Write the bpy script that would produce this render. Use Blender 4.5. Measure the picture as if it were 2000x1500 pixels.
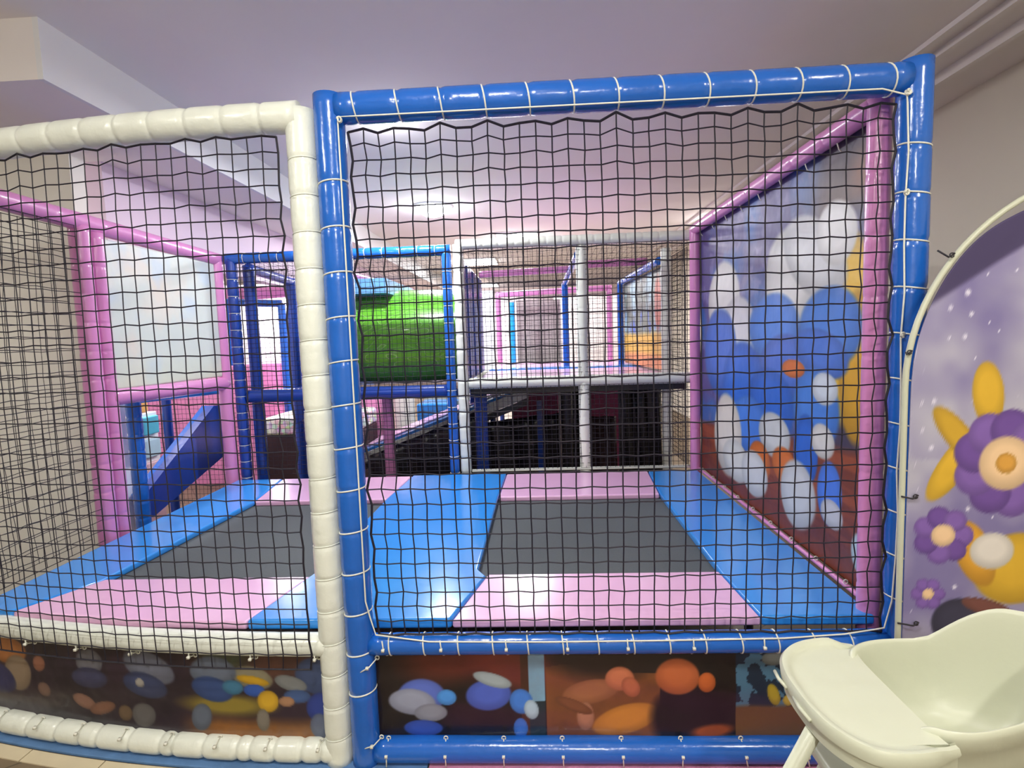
import bpy, bmesh, math, random
import numpy as np
from mathutils import Vector, Matrix
random.seed(7); rng = np.random.default_rng(7)
scn = bpy.context.scene
for o in list(bpy.data.objects): bpy.data.objects.remove(o)
COL = scn.collection

# ------------------------------------------------------------ camera
FPX = 1052.12
EYE = Vector((0, -1.7857, 1.5))
RV = Vector((0.99857728, 0.04229315, -0.03247627))
UV_ = Vector((0.02873104, 0.08633528, 0.99585177))
FV = Vector((-0.04492156, 0.99536803, -0.08499732))
cd = bpy.data.cameras.new('camera'); cam = bpy.data.objects.new('camera', cd); COL.objects.link(cam)
cd.sensor_width = 36; cd.lens = FPX / 2000 * 36; cd.clip_start = 0.02; cd.clip_end = 60
m3 = Matrix((RV, UV_, -FV)).transposed().to_4x4(); m3.translation = EYE
cam.matrix_world = m3; scn.camera = cam

# ------------------------------------------------------------ world, light, exposure
w = bpy.data.worlds.new('world'); scn.world = w; w.use_nodes = True
w.node_tree.nodes['Background'].inputs[0].default_value = (0.8, 0.8, 0.9, 1)
w.node_tree.nodes['Background'].inputs[1].default_value = 0.3
scn.view_settings.view_transform = 'Standard'; scn.view_settings.look = 'None'
scn.view_settings.gamma = 1; scn.view_settings.exposure = 0.25
CEIL = 2.9
# every ceiling fitting: x, y, z, size, watts, colour
LIGHTS = [
 (-1.03, 3.95, CEIL, .26, 78, (.93, .96, 1)),
 (-0.25, -1.25, CEIL, .17, 30, (1, .98, .93)),
 (1.55, -1.45, CEIL, .17, 21, (1, .96, .88)),
 (-1.95, -1.6, CEIL, .17, 28, (1, .97, .91)),
 (0.4, -3.3, CEIL, .17, 58, (1, .97, .91)),
 (-.905, 1.745, CEIL, .07, 71, (.93, .94, 1)),
 (-4.2, .2, CEIL, .17, 16, (1, .97, .93)),
 (-3.4, 2.3, 2.65, .17, 46, (1, .97, 1)),
 (-3.6, 5.6, 2.65, .17, 130, (1, .97, 1)),
 (2.2, 5.0, CEIL, .17, 30, (1, .96, .97)),
]
PANELS = [(-0.93, 8.06, CEIL, 150), (-1.2, 12.4, CEIL, 160), (-0.2, 5.9, CEIL, 70)]

# ------------------------------------------------------------ helpers
def ray_on(x, y, ax, val):
    d = RV * ((x - 1000) / FPX) - UV_ * ((y - 750) / FPX) + FV
    t = (val - EYE[ax]) / d[ax]
    return EYE + d * t
def s2l(c):
    return tuple(((v / 255) / 12.92 if v / 255 <= .04045 else ((v / 255 + .055) / 1.055) ** 2.4) for v in c)
MATS = {}
def mat(name, rgb, rough=.5, var=.06, scale=8, bump=0., bscale=60, spec=.5, coat=0., metal=0.):
    if name in MATS: return MATS[name]
    m = bpy.data.materials.new(name); m.use_nodes = True; nt = m.node_tree; b = nt.nodes['Principled BSDF']
    c = s2l(rgb)
    tc = nt.nodes.new('ShaderNodeTexCoord')
    no = nt.nodes.new('ShaderNodeTexNoise'); no.inputs['Scale'].default_value = scale; no.inputs['Detail'].default_value = 4
    nt.links.new(tc.outputs['Object'], no.inputs['Vector'])
    rp = nt.nodes.new('ShaderNodeValToRGB')
    rp.color_ramp.elements[0].position = .3; rp.color_ramp.elements[1].position = .7
    rp.color_ramp.elements[0].color = (*[max(0, v * (1 - var)) for v in c], 1)
    rp.color_ramp.elements[1].color = (*[min(1, v * (1 + var)) for v in c], 1)
    nt.links.new(no.outputs['Fac'], rp.inputs['Fac']); nt.links.new(rp.outputs['Color'], b.inputs['Base Color'])
    b.inputs['Roughness'].default_value = rough; b.inputs['Specular IOR Level'].default_value = spec
    b.inputs['Coat Weight'].default_value = coat; b.inputs['Coat Roughness'].default_value = .12; b.inputs['Metallic'].default_value = metal
    if bump:
        n2 = nt.nodes.new('ShaderNodeTexNoise'); n2.inputs['Scale'].default_value = bscale; n2.inputs['Detail'].default_value = 3
        nt.links.new(tc.outputs['Object'], n2.inputs['Vector'])
        bp = nt.nodes.new('ShaderNodeBump'); bp.inputs['Strength'].default_value = bump; bp.inputs['Distance'].default_value = .01
        nt.links.new(n2.outputs['Fac'], bp.inputs['Height']); nt.links.new(bp.outputs['Normal'], b.inputs['Normal'])
    MATS[name] = m; return m
def emis(name, rgb, st):
    m = bpy.data.materials.new(name); m.use_nodes = True; nt = m.node_tree
    b = nt.nodes['Principled BSDF']; b.inputs['Emission Color'].default_value = (*rgb, 1); b.inputs['Emission Strength'].default_value = st
    return m
def artmat(name, rough=.35, coat=0.):
    m = bpy.data.materials.new(name); m.use_nodes = True; nt = m.node_tree; b = nt.nodes['Principled BSDF']
    a = nt.nodes.new('ShaderNodeVertexColor'); a.layer_name = 'print'
    nt.links.new(a.outputs['Color'], b.inputs['Base Color'])
    b.inputs['Roughness'].default_value = rough; b.inputs['Coat Weight'].default_value = coat
    tc = nt.nodes.new('ShaderNodeTexCoord'); n2 = nt.nodes.new('ShaderNodeTexNoise'); n2.inputs['Scale'].default_value = 9
    nt.links.new(tc.outputs['Object'], n2.inputs['Vector'])
    bp = nt.nodes.new('ShaderNodeBump'); bp.inputs['Strength'].default_value = .25; bp.inputs['Distance'].default_value = .02
    nt.links.new(n2.outputs['Fac'], bp.inputs['Height']); nt.links.new(bp.outputs['Normal'], b.inputs['Normal'])
    return m

def mesh_obj(name, verts, faces, m, parent=None, smooth=False):
    me = bpy.data.meshes.new(name); me.from_pydata([tuple(v) for v in verts], [], faces); me.update()
    o = bpy.data.objects.new(name, me); COL.objects.link(o)
    if m: me.materials.append(m)
    if smooth:
        me.polygons.foreach_set('use_smooth', [True] * len(me.polygons))
    if parent:
        o.parent = parent; o.matrix_parent_inverse = Matrix.Translation(-parent.location)
    return o
class MB:
    def __init__(s): s.v = []; s.f = []
    def add(s, v, f):
        n = len(s.v); s.v += [tuple(p) for p in v]; s.f += [tuple(i + n for i in q) for q in f]; return s
    def box(s, a, b):
        x0, y0, z0 = [min(p, q) for p, q in zip(a, b)]; x1, y1, z1 = [max(p, q) for p, q in zip(a, b)]
        return s.add([(x0,y0,z0),(x1,y0,z0),(x1,y1,z0),(x0,y1,z0),(x0,y0,z1),(x1,y0,z1),(x1,y1,z1),(x0,y1,z1)],
              [(0,3,2,1),(4,5,6,7),(0,1,5,4),(1,2,6,5),(2,3,7,6),(3,0,4,7)])
    def prism(s, pts, z0, z1):   # plan polygon counter-clockwise
        n = len(pts)
        v = [(x, y, z0) for x, y in pts] + [(x, y, z1) for x, y in pts]
        return s.add(v, [tuple(range(n))[::-1], tuple(range(n, 2*n))] + [(i, (i+1) % n, n + (i+1) % n, n + i) for i in range(n)])
    def extr(s, pts, d):         # 3-D polygon swept along the vector d
        n = len(pts); d = Vector(d); v = [Vector(p) for p in pts] + [Vector(p) + d for p in pts]
        return s.add(v, [tuple(range(n))[::-1], tuple(range(n, 2*n))] + [(i, (i+1) % n, n + (i+1) % n, n + i) for i in range(n)])
    def tube(s, pts, r, seg=8, closed=False, radii=None, caps=True):
        pts = [Vector(p) for p in pts]; n = len(pts); rings = []
        up = None
        for i, p in enumerate(pts):
            if closed: t = pts[(i+1) % n] - pts[i-1]
            else: t = pts[min(i+1, n-1)] - pts[max(i-1, 0)]
            t.normalize()
            if up is None:
                up = Vector((0,0,1)) if abs(t.z) < .9 else Vector((0,1,0))
            a = t.cross(up); a.normalize(); b = a.cross(t); b.normalize(); up = b
            rr = radii[i] if radii else r
            rings.append([p + (a * math.cos(2*math.pi*k/seg) + b * math.sin(2*math.pi*k/seg)) * rr for k in range(seg)])
        v = [q for R in rings for q in R]; f = []
        for i in range(n if closed else n-1):
            j = (i+1) % n
            for k in range(seg):
                f.append((i*seg+k, i*seg+(k+1) % seg, j*seg+(k+1) % seg, j*seg+k))
        if caps and not closed: f += [tuple(range(seg))[::-1], tuple((n-1)*seg+k for k in range(seg))]
        return s.add(v, f)
    def build(s, name, m, parent=None, smooth=False, bevel=0):
        o = mesh_obj(name, s.v, s.f, m, parent, smooth)
        if bevel:
            md = o.modifiers.new('bevel', 'BEVEL'); md.width = bevel; md.segments = 3; md.limit_method = 'ANGLE'; md.angle_limit = .6
            o.data.polygons.foreach_set('use_smooth', [True] * len(o.data.polygons))
            try:
                wn = o.modifiers.new('wn', 'WEIGHTED_NORMAL'); wn.keep_sharp = False
            except Exception: pass
        return o
def tag(o, label=None, cat=None, group=None, kind=None):
    if label: o['label'] = label
    if cat: o['category'] = cat
    if group: o['group'] = group
    if kind: o['kind'] = kind
    return o
def empty(name, loc, label, cat, group=None):
    o = bpy.data.objects.new(name, None); COL.objects.link(o); o.location = loc; o.empty_display_size = .05
    return tag(o, label, cat, group)
def struct(o): o['kind'] = 'structure'; return o

# ------------------------------------------------------------ materials
M_blue = mat('blue vinyl sleeve', (28, 98, 192), .22, .05, 6, .25, 22, coat=.35)
M_navy = mat('deep blue vinyl', (24, 62, 150), .3, .08, 6, .15, 22, coat=.2)
M_white = mat('white vinyl sleeve', (228, 232, 220), .33, .03, 6, .3, 26, coat=.2)
M_pink = mat('orchid pink vinyl', (216, 140, 194), .28, .05, 5, .25, 18, coat=.3)
M_padblue = mat('sky blue vinyl pad', (52, 146, 232), .22, .03, 3, .12, 7, coat=.4)
M_padpink = mat('pale pink vinyl pad', (232, 184, 220), .25, .03, 3, .12, 7, coat=.35)
M_mat = mat('woven black mesh mat', (82, 88, 90), .75, .05, 90, .2, 300)
M_cord = mat('white nylon cord', (228, 228, 214), .6, .04, 60)
M_net = mat('black knotted net', (24, 20, 34), .65, .1, 50)
M_fine = mat('black fine net', (26, 20, 34), .7, .1, 50)
M_ceil = mat('matt ceiling paint', (232, 226, 222), .9, .02, 1.5)
M_sof = mat('white soffit paint', (226, 226, 226), .85, .01, 1.5)
M_hdr = mat('pale pinkish paint', (226, 208, 224), .85, .01, 1.5)
M_wall = mat('warm grey wall paint', (212, 206, 190), .9, .03, 1.2)
M_wallL = mat('light putty wall paint', (236, 233, 224), .9, .02, 1.2)
M_wallB = mat('pale far wall paint', (218, 206, 214), .9, .02, 1.2)
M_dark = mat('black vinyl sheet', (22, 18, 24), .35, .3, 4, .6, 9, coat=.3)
M_brown = mat('dark brown vinyl sheet', (52, 30, 36), .45, .2, 4, .5, 9)
M_steel = mat('grey painted steel', (120, 122, 126), .4, .05, 10, metal=.3)
M_chair = mat('ivory white plastic', (196, 199, 177), .38, .015, 3, .04, 60)
M_green = None

# ------------------------------------------------------------ room shell
def boxo(name, a, b, m, bevel=0): return MB().box(a, b).build(name, m, None, False, bevel)
# brown wood-look tile floor
def floor_mat():
    m = bpy.data.materials.new('brown stone tile'); m.use_nodes = True; nt = m.node_tree; b = nt.nodes['Principled BSDF']
    tc = nt.nodes.new('ShaderNodeTexCoord'); br = nt.nodes.new('ShaderNodeTexBrick')
    br.offset = 0; br.inputs['Scale'].default_value = 1; br.inputs['Brick Width'].default_value = .6; br.inputs['Row Height'].default_value = .6
    br.inputs['Mortar Size'].default_value = .004
    br.inputs['Color1'].default_value = (*s2l((122, 106, 84)), 1); br.inputs['Color2'].default_value = (*s2l((134, 118, 94)), 1)
    br.inputs['Mortar'].default_value = (*s2l((92, 80, 62)), 1)
    mp = nt.nodes.new('ShaderNodeMapping'); mp.inputs['Rotation'].default_value = (0, 0, .9)
    nt.links.new(tc.outputs['Object'], mp.inputs['Vector']); nt.links.new(mp.outputs['Vector'], br.inputs['Vector'])
    no = nt.nodes.new('ShaderNodeTexNoise'); no.inputs['Scale'].default_value = 5; no.inputs['Detail'].default_value = 5
    nt.links.new(tc.outputs['Object'], no.inputs['Vector'])
    mx = nt.nodes.new('ShaderNodeMixRGB'); mx.blend_type = 'MULTIPLY'; mx.inputs['Fac'].default_value = .5
    rp = nt.nodes.new('ShaderNodeValToRGB'); rp.color_ramp.elements[0].color = (.55, .5, .45, 1); rp.color_ramp.elements[1].color = (1, 1, 1, 1)
    nt.links.new(no.outputs['Fac'], rp.inputs['Fac'])
    nt.links.new(br.outputs['Color'], mx.inputs[1]); nt.links.new(rp.outputs['Color'], mx.inputs[2])
    nt.links.new(mx.outputs['Color'], b.inputs['Base Color']); b.inputs['Roughness'].default_value = .45
    return m
struct(boxo('floor', (-6, -4.5, -.1), (2.67, 14, 0), floor_mat()))
struct(boxo('ceiling', (-6, -4.5, CEIL), (2.67, 14, CEIL + .1), M_ceil))
# dropped soffit on the left with its bright inner face
sm = MB().box((-6, .5, 2.65), (-2.06, 14, CEIL)); struct(sm.build('trim_1', M_ceil))
struct(boxo('trim_2', (-2.06, .5, 2.65), (-2.035, 14, CEIL), M_sof))
struct(boxo('trim_3', (-2.72, 1.48, 2.12), (-2.6, 14, 2.65), M_hdr))
# stepped moulding along the right of the ceiling
struct(boxo('trim_4', (1.98, -4.5, 2.875), (2.02, 14, CEIL), M_ceil))
struct(boxo('trim_5', (2.10, -4.5, 2.865), (2.13, 14, CEIL), M_ceil))
struct(boxo('trim_6', (2.30, -4.5, 2.845), (2.33, 14, CEIL), M_ceil))
struct(boxo('wall_right', (2.67, -4.5, 0), (2.8, 14, CEIL), M_wall))
struct(boxo('wall_left', (-6.1, -4.5, 0), (-6, 14, CEIL), M_wallL))
struct(boxo('wall_back', (-6, 14, 0), (2.67, 14.1, CEIL), M_wallB))
struct(boxo('wall_front', (-6, -4.6, 0), (2.67, -4.5, CEIL), M_wall))
struct(boxo('wall_inner', (-6, 1.2, 0), (-2.56, 1.3, 2.65), M_wallL))

# ------------------------------------------------------------ ceiling lights
def downlight(x, y, z, r, watts, col, label):
    t = empty('ceiling_light', (x, y, z), label, 'light', 'round recessed ceiling lights')
    seg = 28
    ring = MB(); prof = [(r*.62, -.004), (r*.66, -.014), (r*.80, -.014), (r*.84, 0)]
    v = []; f = []
    for k in range(seg):
        a = 2*math.pi*k/seg
        for (q, h) in prof: v.append((x + q*math.cos(a), y + q*math.sin(a), z + h))
    n = len(prof)
    for k in range(seg):
        for i in range(n-1): f.append((k*n+i, k*n+i+1, ((k+1) % seg)*n+i+1, ((k+1) % seg)*n+i))
    ring.add(v, f); ring.build('trim_ring', M_sof, t, True)
    d = MB(); dv = []; df_ = []; nr = 6
    for a_i in range(nr):
        el = math.pi/2*a_i/nr
        for k in range(seg): dv.append((x + r*.62*math.cos(el)*math.cos(2*math.pi*k/seg), y + r*.62*math.cos(el)*math.sin(2*math.pi*k/seg), z-.004-r*.42*math.sin(el)))
    dv.append((x, y, z-.004-r*.42))
    for a_i in range(nr-1):
        for k in range(seg): df_.append((a_i*seg+k, (a_i+1)*seg+k, (a_i+1)*seg+(k+1) % seg, a_i*seg+(k+1) % seg))
    for k in range(seg): df_.append(((nr-1)*seg+k, nr*seg, (nr-1)*seg+(k+1) % seg))
    d.add(dv, df_)
    d.build('diffuser', emis('lamp glow', col, 40 if (watts > 70 and x > -3) else 12), t)
    L = bpy.data.lights.new('lamp', 'POINT'); L.shadow_soft_size = .07; L.energy = watts*(.05 if (watts > 70 and y < 4.5 and x > -3) else (.42 if y < 1.5 else .16)); L.color = col
    lo = bpy.data.objects.new('lamp', L); COL.objects.link(lo); lo.location = (0, 0, -.20); lo.parent = t
    L = bpy.data.lights.new('lamp', 'AREA'); L.shape = 'DISK'; L.size = r*1.2; L.energy = watts*.55; L.color = col
    lo = bpy.data.objects.new('lamp', L); COL.objects.link(lo); lo.location = (0, 0, -.13); lo.parent = t
lab = {0: 'bright round downlight glowing in the ceiling above the back of the play frame'}
for i, (x, y, z, s, wt, c) in enumerate(LIGHTS):
    downlight(x, y, z, s, wt, c, lab.get(i, ['', 'round recessed downlight in the ceiling just ahead of the front frame, centre',
      'round recessed downlight in the ceiling by the right wall in front of the backdrop', 'round recessed downlight in the ceiling ahead of the white bay',
      'round recessed downlight in the ceiling farthest towards the entrance', 'small bright spotlight in the ceiling just under the blue top beam',
      'round recessed downlight in the ceiling before the putty wall on the left', 'round downlight in the soffit past the putty wall', 'round downlight deep in the left soffit',
      'round downlight in the ceiling beside the upper deck mural'][i]))
for i, (x, y, z, wt) in enumerate(PANELS):
    t = empty('panel_light', (x, y, z), ['rectangular white light panel on the ceiling over the upper deck', 'rectangular white light panel deepest in the room',
              'rectangular light panel over the tunnel end of the upper deck'][i], 'light', 'rectangular ceiling light panels')
    hw, hd = .27, .42
    fr = MB().box((x-hw-.02, y-hd-.02, z-.02), (x+hw+.02, y-hd, z)).box((x-hw-.02, y+hd, z-.02), (x+hw+.02, y+hd+.02, z)).box((x-hw-.02, y-hd, z-.02), (x-hw, y+hd, z)).box((x+hw, y-hd, z-.02), (x+hw+.02, y+hd, z))
    fr.build('frame', M_sof, t)
    MB().box((x-hw, y-hd, z-.016), (x+hw, y+hd, z-.004)).build('diffuser', emis('panel glow', (.96, .97, 1), 8), t)
    L = bpy.data.lights.new('lamp', 'POINT'); L.shadow_soft_size = .08; L.energy = 12; L.color = (1, .96, 1)  # extra bulb hung below the panel, added to brighten the ceiling
    lo = bpy.data.objects.new('lamp', L); COL.objects.link(lo); lo.location = (0, 0, -.35); lo.parent = t
    L = bpy.data.lights.new('lamp', 'AREA'); L.shape = 'RECTANGLE'; L.size = hw*2; L.size_y = hd*2; L.energy = wt; L.color = (1, .97, 1)
    lo = bpy.data.objects.new('lamp', L); COL.objects.link(lo); lo.location = (0, 0, -.03); lo.parent = t

# ------------------------------------------------------------ padded tubes, cords
def resample(path, step):
    path = [Vector(p) for p in path]; out = []; s = 0; S = [0]
    for a, b in zip(path, path[1:]): S.append(S[-1] + (b-a).length)
    return path, S
def at_s(path, S, s):
    s = max(0, min(S[-1], s))
    for i in range(len(S)-1):
        if s <= S[i+1] + 1e-9:
            t = (s - S[i]) / max(1e-9, S[i+1]-S[i]); return path[i].lerp(path[i+1], t)
    return path[-1].copy()
def sleeve(name, path, r, ties, m, parent=None, pinch=.10, seg=22, wr=.004):
    path, S = resample(path, 0); L = S[-1]
    ss = set([0, L])
    n = max(2, int(L/.035))
    for i in range(n+1): ss.add(L*i/n)
    for t in ties:
        for d in (-.018, -.009, -.004, 0, .004, .009, .018): ss.add(min(L, max(0, t+d)))
    ss = sorted(ss); pts = [at_s(path, S, s) for s in ss]; rad = []
    for s in ss:
        q = 1
        for t in ties: q -= pinch * math.exp(-((s-t)/.009)**2)
        rad.append(r*q)
    mb = MB().tube(pts, r, seg, radii=rad)
    if wr:
        for i, v in enumerate(mb.v):
            k = i % seg; j = i // seg
            c = pts[j]; d = Vector(v) - c; f_ = 1 + wr*4*math.sin(k*2.1 + j*1.3)*.25 + random.uniform(-wr, wr)
            mb.v[i] = tuple(c + d*f_)
    return mb.build(name, m, parent, True)
def loop_ring(parent, c, axis, r, rope, m=M_cord, name='cord_loop', tilt=0., seg=22):
    axis = Vector(axis).normalized(); a = axis.orthogonal().normalized()
    if abs(axis.z) < .5: a = Vector((0, -1, 0)) - axis * axis.dot(Vector((0,-1,0)));
    else: a = Vector((0, -1, 0))
    a.normalize(); b = axis.cross(a)
    pts = [Vector(c) + a*math.cos(2*math.pi*k/seg)*r + b*math.sin(2*math.pi*k/seg)*r + axis*(tilt*math.sin(2*math.pi*k/seg) + .2*tilt*math.cos(4*math.pi*k/seg)) for k in range(seg)]
    return MB().tube(pts, rope, 6, closed=True).build(name, m, parent, True)
def net(name, P, nu, nv, r, m, label, cat='net', parent=None, zig=.032, jit=.028, knots=True, seg=4, border=.0, group=None):
    """P(u,v)->Vector, u,v in 0..1"""
    nodes = []
    for j in range(nv+1):
        row = []
        for i in range(nu+1):
            e = 0 if (i in (0, nu) or j in (0, nv)) else 1
            du = (random.uniform(-jit, jit) + (zig*.5 if j % 2 else -zig*.5)*.5)*e
            dv = (random.uniform(-jit, jit) + (zig if (i+j) % 2 else -zig))*e
            p = P(min(1, max(0, (i+du)/nu)), min(1, max(0, (j+dv)/nv)))
            row.append(p)
        nodes.append(row)
    V = []; F = []
    def seg_(a, b, rr, ns=seg):
        t = (b-a); L = t.length
        if L < 1e-5: return
        t = t/L; up = Vector((0,0,1)) if abs(t.z) < .8 else Vector((1,0,0))
        s = t.cross(up).normalized(); q = s.cross(t)
        n = len(V)
        for p in (a, b):
            for k in range(ns):
                an = 2*math.pi*k/ns
                V.append(p + s*(rr*math.cos(an)) + q*(rr*math.sin(an)))
        for k in range(ns): F.append((n+k, n+(k+1) % ns, n+ns+(k+1) % ns, n+ns+k))
    for j in range(nv+1):
        for i in range(nu+1):
            p = nodes[j][i]
            if i < nu: seg_(p, nodes[j][i+1], border if (border and j in (0, nv)) else r)
            if j < nv: seg_(p, nodes[j+1][i], border if (border and i in (0, nu)) else r)
            if knots:
                k = r*2.0; n = len(V)
                V.extend([p+Vector((k,0,0)), p+Vector((0,k,0)), p+Vector((-k,0,0)), p+Vector((0,-k,0)), p+Vector((0,0,k)), p+Vector((0,0,-k))])
                F.extend([(n,n+1,n+4),(n+1,n+2,n+4),(n+2,n+3,n+4),(n+3,n,n+4),(n+1,n,n+5),(n+2,n+1,n+5),(n+3,n+2,n+5),(n,n+3,n+5)])
    o = mesh_obj(name, V, F, m, parent, False)
    if parent is None: tag(o, label, cat, group)
    return o

XL, XR, ZT = -.644, 1.192, 2.255
RB = .049
# ------------------------------------------------------------ front right bay: blue frame
fr = empty('soft_play_bay', ((XL+XR)/2, 0, 0), 'glossy blue padded tube frame laced with white cord, front right bay', 'play frame')
post_ties = [.28 + i*.145 for i in range(13)]
pl_ = sleeve('post', [(XL, 0, 0), (XL, 0, ZT+.04)], RB, post_ties, M_blue, fr, .07)
pr_ = sleeve('post', [(XR, 0, 0), (XR, 0, ZT+.05)], RB, [t+.03 for t in post_ties if t > .3], M_blue, fr, .07)
top_ties = [.09 + i*.1385 for i in range(13)]
bt_ = sleeve('beam', [(XL+.03, 0, ZT), (XR-.03, 0, ZT)], RB, [t-.03 for t in top_ties], M_blue, fr, .08)
ZL = .445
low_ties = [.11 + i*.12 for i in range(14)]
bl_ = sleeve('beam', [(XL+.04, 0, ZL), (XR-.04, 0, ZL)], .037, [t-.04 for t in low_ties], M_blue, fr, .05)
sleeve('beam', [(XL+.04, 0, .052), (XR-.04, 0, .052)], .043, [], M_blue, fr, .0)
# cord rings and running cord
inner = RB*.75
for t in top_ties: loop_ring(bt_, (XL+t, 0, ZT), (1, 0, 0), RB*.95, .0028, tilt=.008)
for t in post_ties: loop_ring(pl_, (XL, 0, t), (0, 0, 1), RB*.96, .0028, tilt=.006)
for t in post_ties:
    if t > .3: loop_ring(pr_, (XR, 0, t+.03), (0, 0, 1), RB*.96, .0028, tilt=-.007)
for t in low_ties: loop_ring(bl_, (XL+t, 0, ZL), (1, 0, 0), .0365, .0026, tilt=.003)
def sagline(a, b, n, amp):
    a = Vector(a); b = Vector(b); return [a.lerp(b, i/n) + Vector((0, 0, 0)) for i in range(n+1)]
q = .74*RB
run = []
zlo = ZL + .03
run += [(XL+q+.004, -q-.003, z) for z in [ZT-.03-.01, ZT-.25, ZT-.5, ZT-.8, 1.2, .95, .75, .62]] + [(XL+q+.016, -q, .56), (XL+q+.03, -.03, zlo+.02)]
run += [(XL+.25, -.03, zlo-.006), (0, -.033, zlo-.008), (.4, -.033, zlo-.006), (.8, -.032, zlo-.002), (1.0, -.03, zlo+.01)]
run += [(XR-q-.03, -.03, zlo+.03), (XR-q-.012, -q, .6)]
run += [(XR-q-.006+.004*math.sin(i*2.3), -q-.003, .75 + i*.142) for i in range(11)] + [(XR-q-.01, -q, ZT-.06)]
run += [(x, -q-.002, ZT-q-.004) for x in np.linspace(XR-.12, XL+.12, 9)]
MB().tube(run, .0028, 6, closed=True).build('running_cord', M_cord, fr, True)
for (x, z) in ((XR-q-.01, ZT-.055), (XR-q-.006, 1.905), (XR-q-.006, 1.47), (XL+q+.01, ZT-.05)):
    s = MB()
    for k in range(5):
        a = random.uniform(0, 6.28); s.tube([(x + .007*math.cos(a+p)*math.cos(k), -q-.006 + .005*math.sin(k+p), z + .008*math.sin(a+p)) for p in np.linspace(0, 5.2, 9)], .0026, 5)
    s.build('knot', M_cord, fr, True)

# net of the right bay: scalloped between the rings
NX0, NX1, NZ0, NZ1 = XL+.055, XR-.052, ZL+.035, ZT-.055
def scall(s, per, amp): 
    f = (s/per) % 1; return amp*(math.sin(math.pi*f)**.7 if 0 < f < 1 else 0)
def P1(u, v):
    x = NX0 + (NX1-NX0)*u; z = NZ0 + (NZ1-NZ0)*v
    z -= scall(x-(XL+.09), .1385, .030) * v**14
    z += scall(x-(XL+.11), .12, .008) * (1-v)**12
    x += scall(z-.28, .145, .018) * (1-u)**12 - scall(z-.31, .145, .018) * u**12
    y = -.012 - .03*math.sin(math.pi*u)*math.sin(math.pi*v)
    return Vector((x, y, z))
net('safety_net', P1, 34, 33, .0023, M_net, 'black knotted safety net laced inside the blue padded frame', border=.0042)

# ------------------------------------------------------------ front left bay: white curved frame
XW0 = -.742
def curve(dx): return .077*dx*dx           # the bay bows back towards the left
def cpath(z, x1=XW0, x2=-3.0, n=24, yo=0):
    return [(x1 + (x2-x1)*i/n, curve(x1-(x1+(x2-x1)*i/n)) + yo, z) for i in range(n+1)]
fw = empty('soft_play_bay', (XW0, 0, 0), 'cream white padded tube frame with curved front, left bay', 'play frame')
wties = [.11 + i*.117 for i in range(18)]
pw_ = sleeve('post', [(XW0, .005, 0), (XW0, .005, ZT+.0)], .0485, wties, M_white, fw, .07)
sleeve('beam', cpath(2.235), .05, [.12+i*.125 for i in range(19)], M_white, fw, .09)
sleeve('beam', cpath(.445), .04, [.2+i*.3 for i in range(7)], M_white, fw, .03)
sleeve('beam', cpath(.05), .042, [.06, .13, .23, .32, .37, .50, .62, .67, .80, .94, 1.02, 1.13, 1.27, 1.41, 1.5, 1.64, 1.8, 1.95, 2.1], M_white, fw, .16)
for z in wties: loop_ring(pw_, (XW0, .005, z), (0, 0, 1), .0465, .0018, M_white, 'stitch_loop', tilt=.004)
sleeve('post', [(-3.0, .3, 0), (-3.0, .3, 2.26)], .0485, wties, M_white, fw, .07)
CX0 = XW0 - .048; CX1 = -2.95
def P2(u, v):
    x = CX0 + (CX1-CX0)*u; z0, z1 = .385, 2.18
    z = z0 + (z1-z0)*v
    s = CX0 - x
    z -= scall(s+.05, .125, .020) * v**10
    x -= scall(z-.1, .117, .014) * (1-u)**16
    y = curve(XW0-x) - .045 - .012*math.sin(math.pi*v) - .008*(1-v)
    z += .012*math.sin(u*9)*(1-v)*v
    return Vector((x, y, z))
net('safety_net', P2, 41, 33, .0022, M_net, 'black knotted safety net hung across the cream white left bay', border=.0036)

# ------------------------------------------------------------ printed art on dense grids
def vnoise(a, b, sc, seed=0):
    r = np.random.default_rng(seed); G = r.random((64, 64))
    x = a*sc; y = b*sc; xi = np.floor(x).astype(int); yi = np.floor(y).astype(int); fx = x-xi; fy = y-yi
    fx = fx*fx*(3-2*fx); fy = fy*fy*(3-2*fy)
    g = lambda i, j: G[i % 64, j % 64]
    return (g(xi,yi)*(1-fx)+g(xi+1,yi)*fx)*(1-fy) + (g(xi,yi+1)*(1-fx)+g(xi+1,yi+1)*fx)*fy
def fbm(a, b, sc, seed=0):
    return sum(vnoise(a, b, sc*2**k, seed+k)/2**(k+1) for k in range(4))/.9375
def mixc(C, col, w): return C*(1-w[..., None]) + np.array(col, float)[None, None, :]*w[..., None]
def ell(A, B, ca, cb, ra, rb, rot=0., soft=.12):
    c, s = math.cos(rot), math.sin(rot); u = ((A-ca)*c + (B-cb)*s)/ra; v = (-(A-ca)*s + (B-cb)*c)/rb
    d = np.sqrt(u*u+v*v); return np.clip((1+soft-d)/(2*soft), 0, 1)
def sphere(C, A, B, ca, cb, ra, rb, col, rot=0., soft=.06):
    """a printed rounded shape with its own two-tone drawing"""
    wt = ell(A, B, ca, cb, ra, rb, rot, soft)
    n = fbm(A, B, 18, 5)
    C = mixc(C, [c*.86 for c in col], wt)
    return mixc(C, [min(255, c*1.06+4) for c in col], wt*ell(A, B, ca, cb+rb*.12, ra*.86, rb*.8, rot, .35)*(.8+.2*n))
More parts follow.
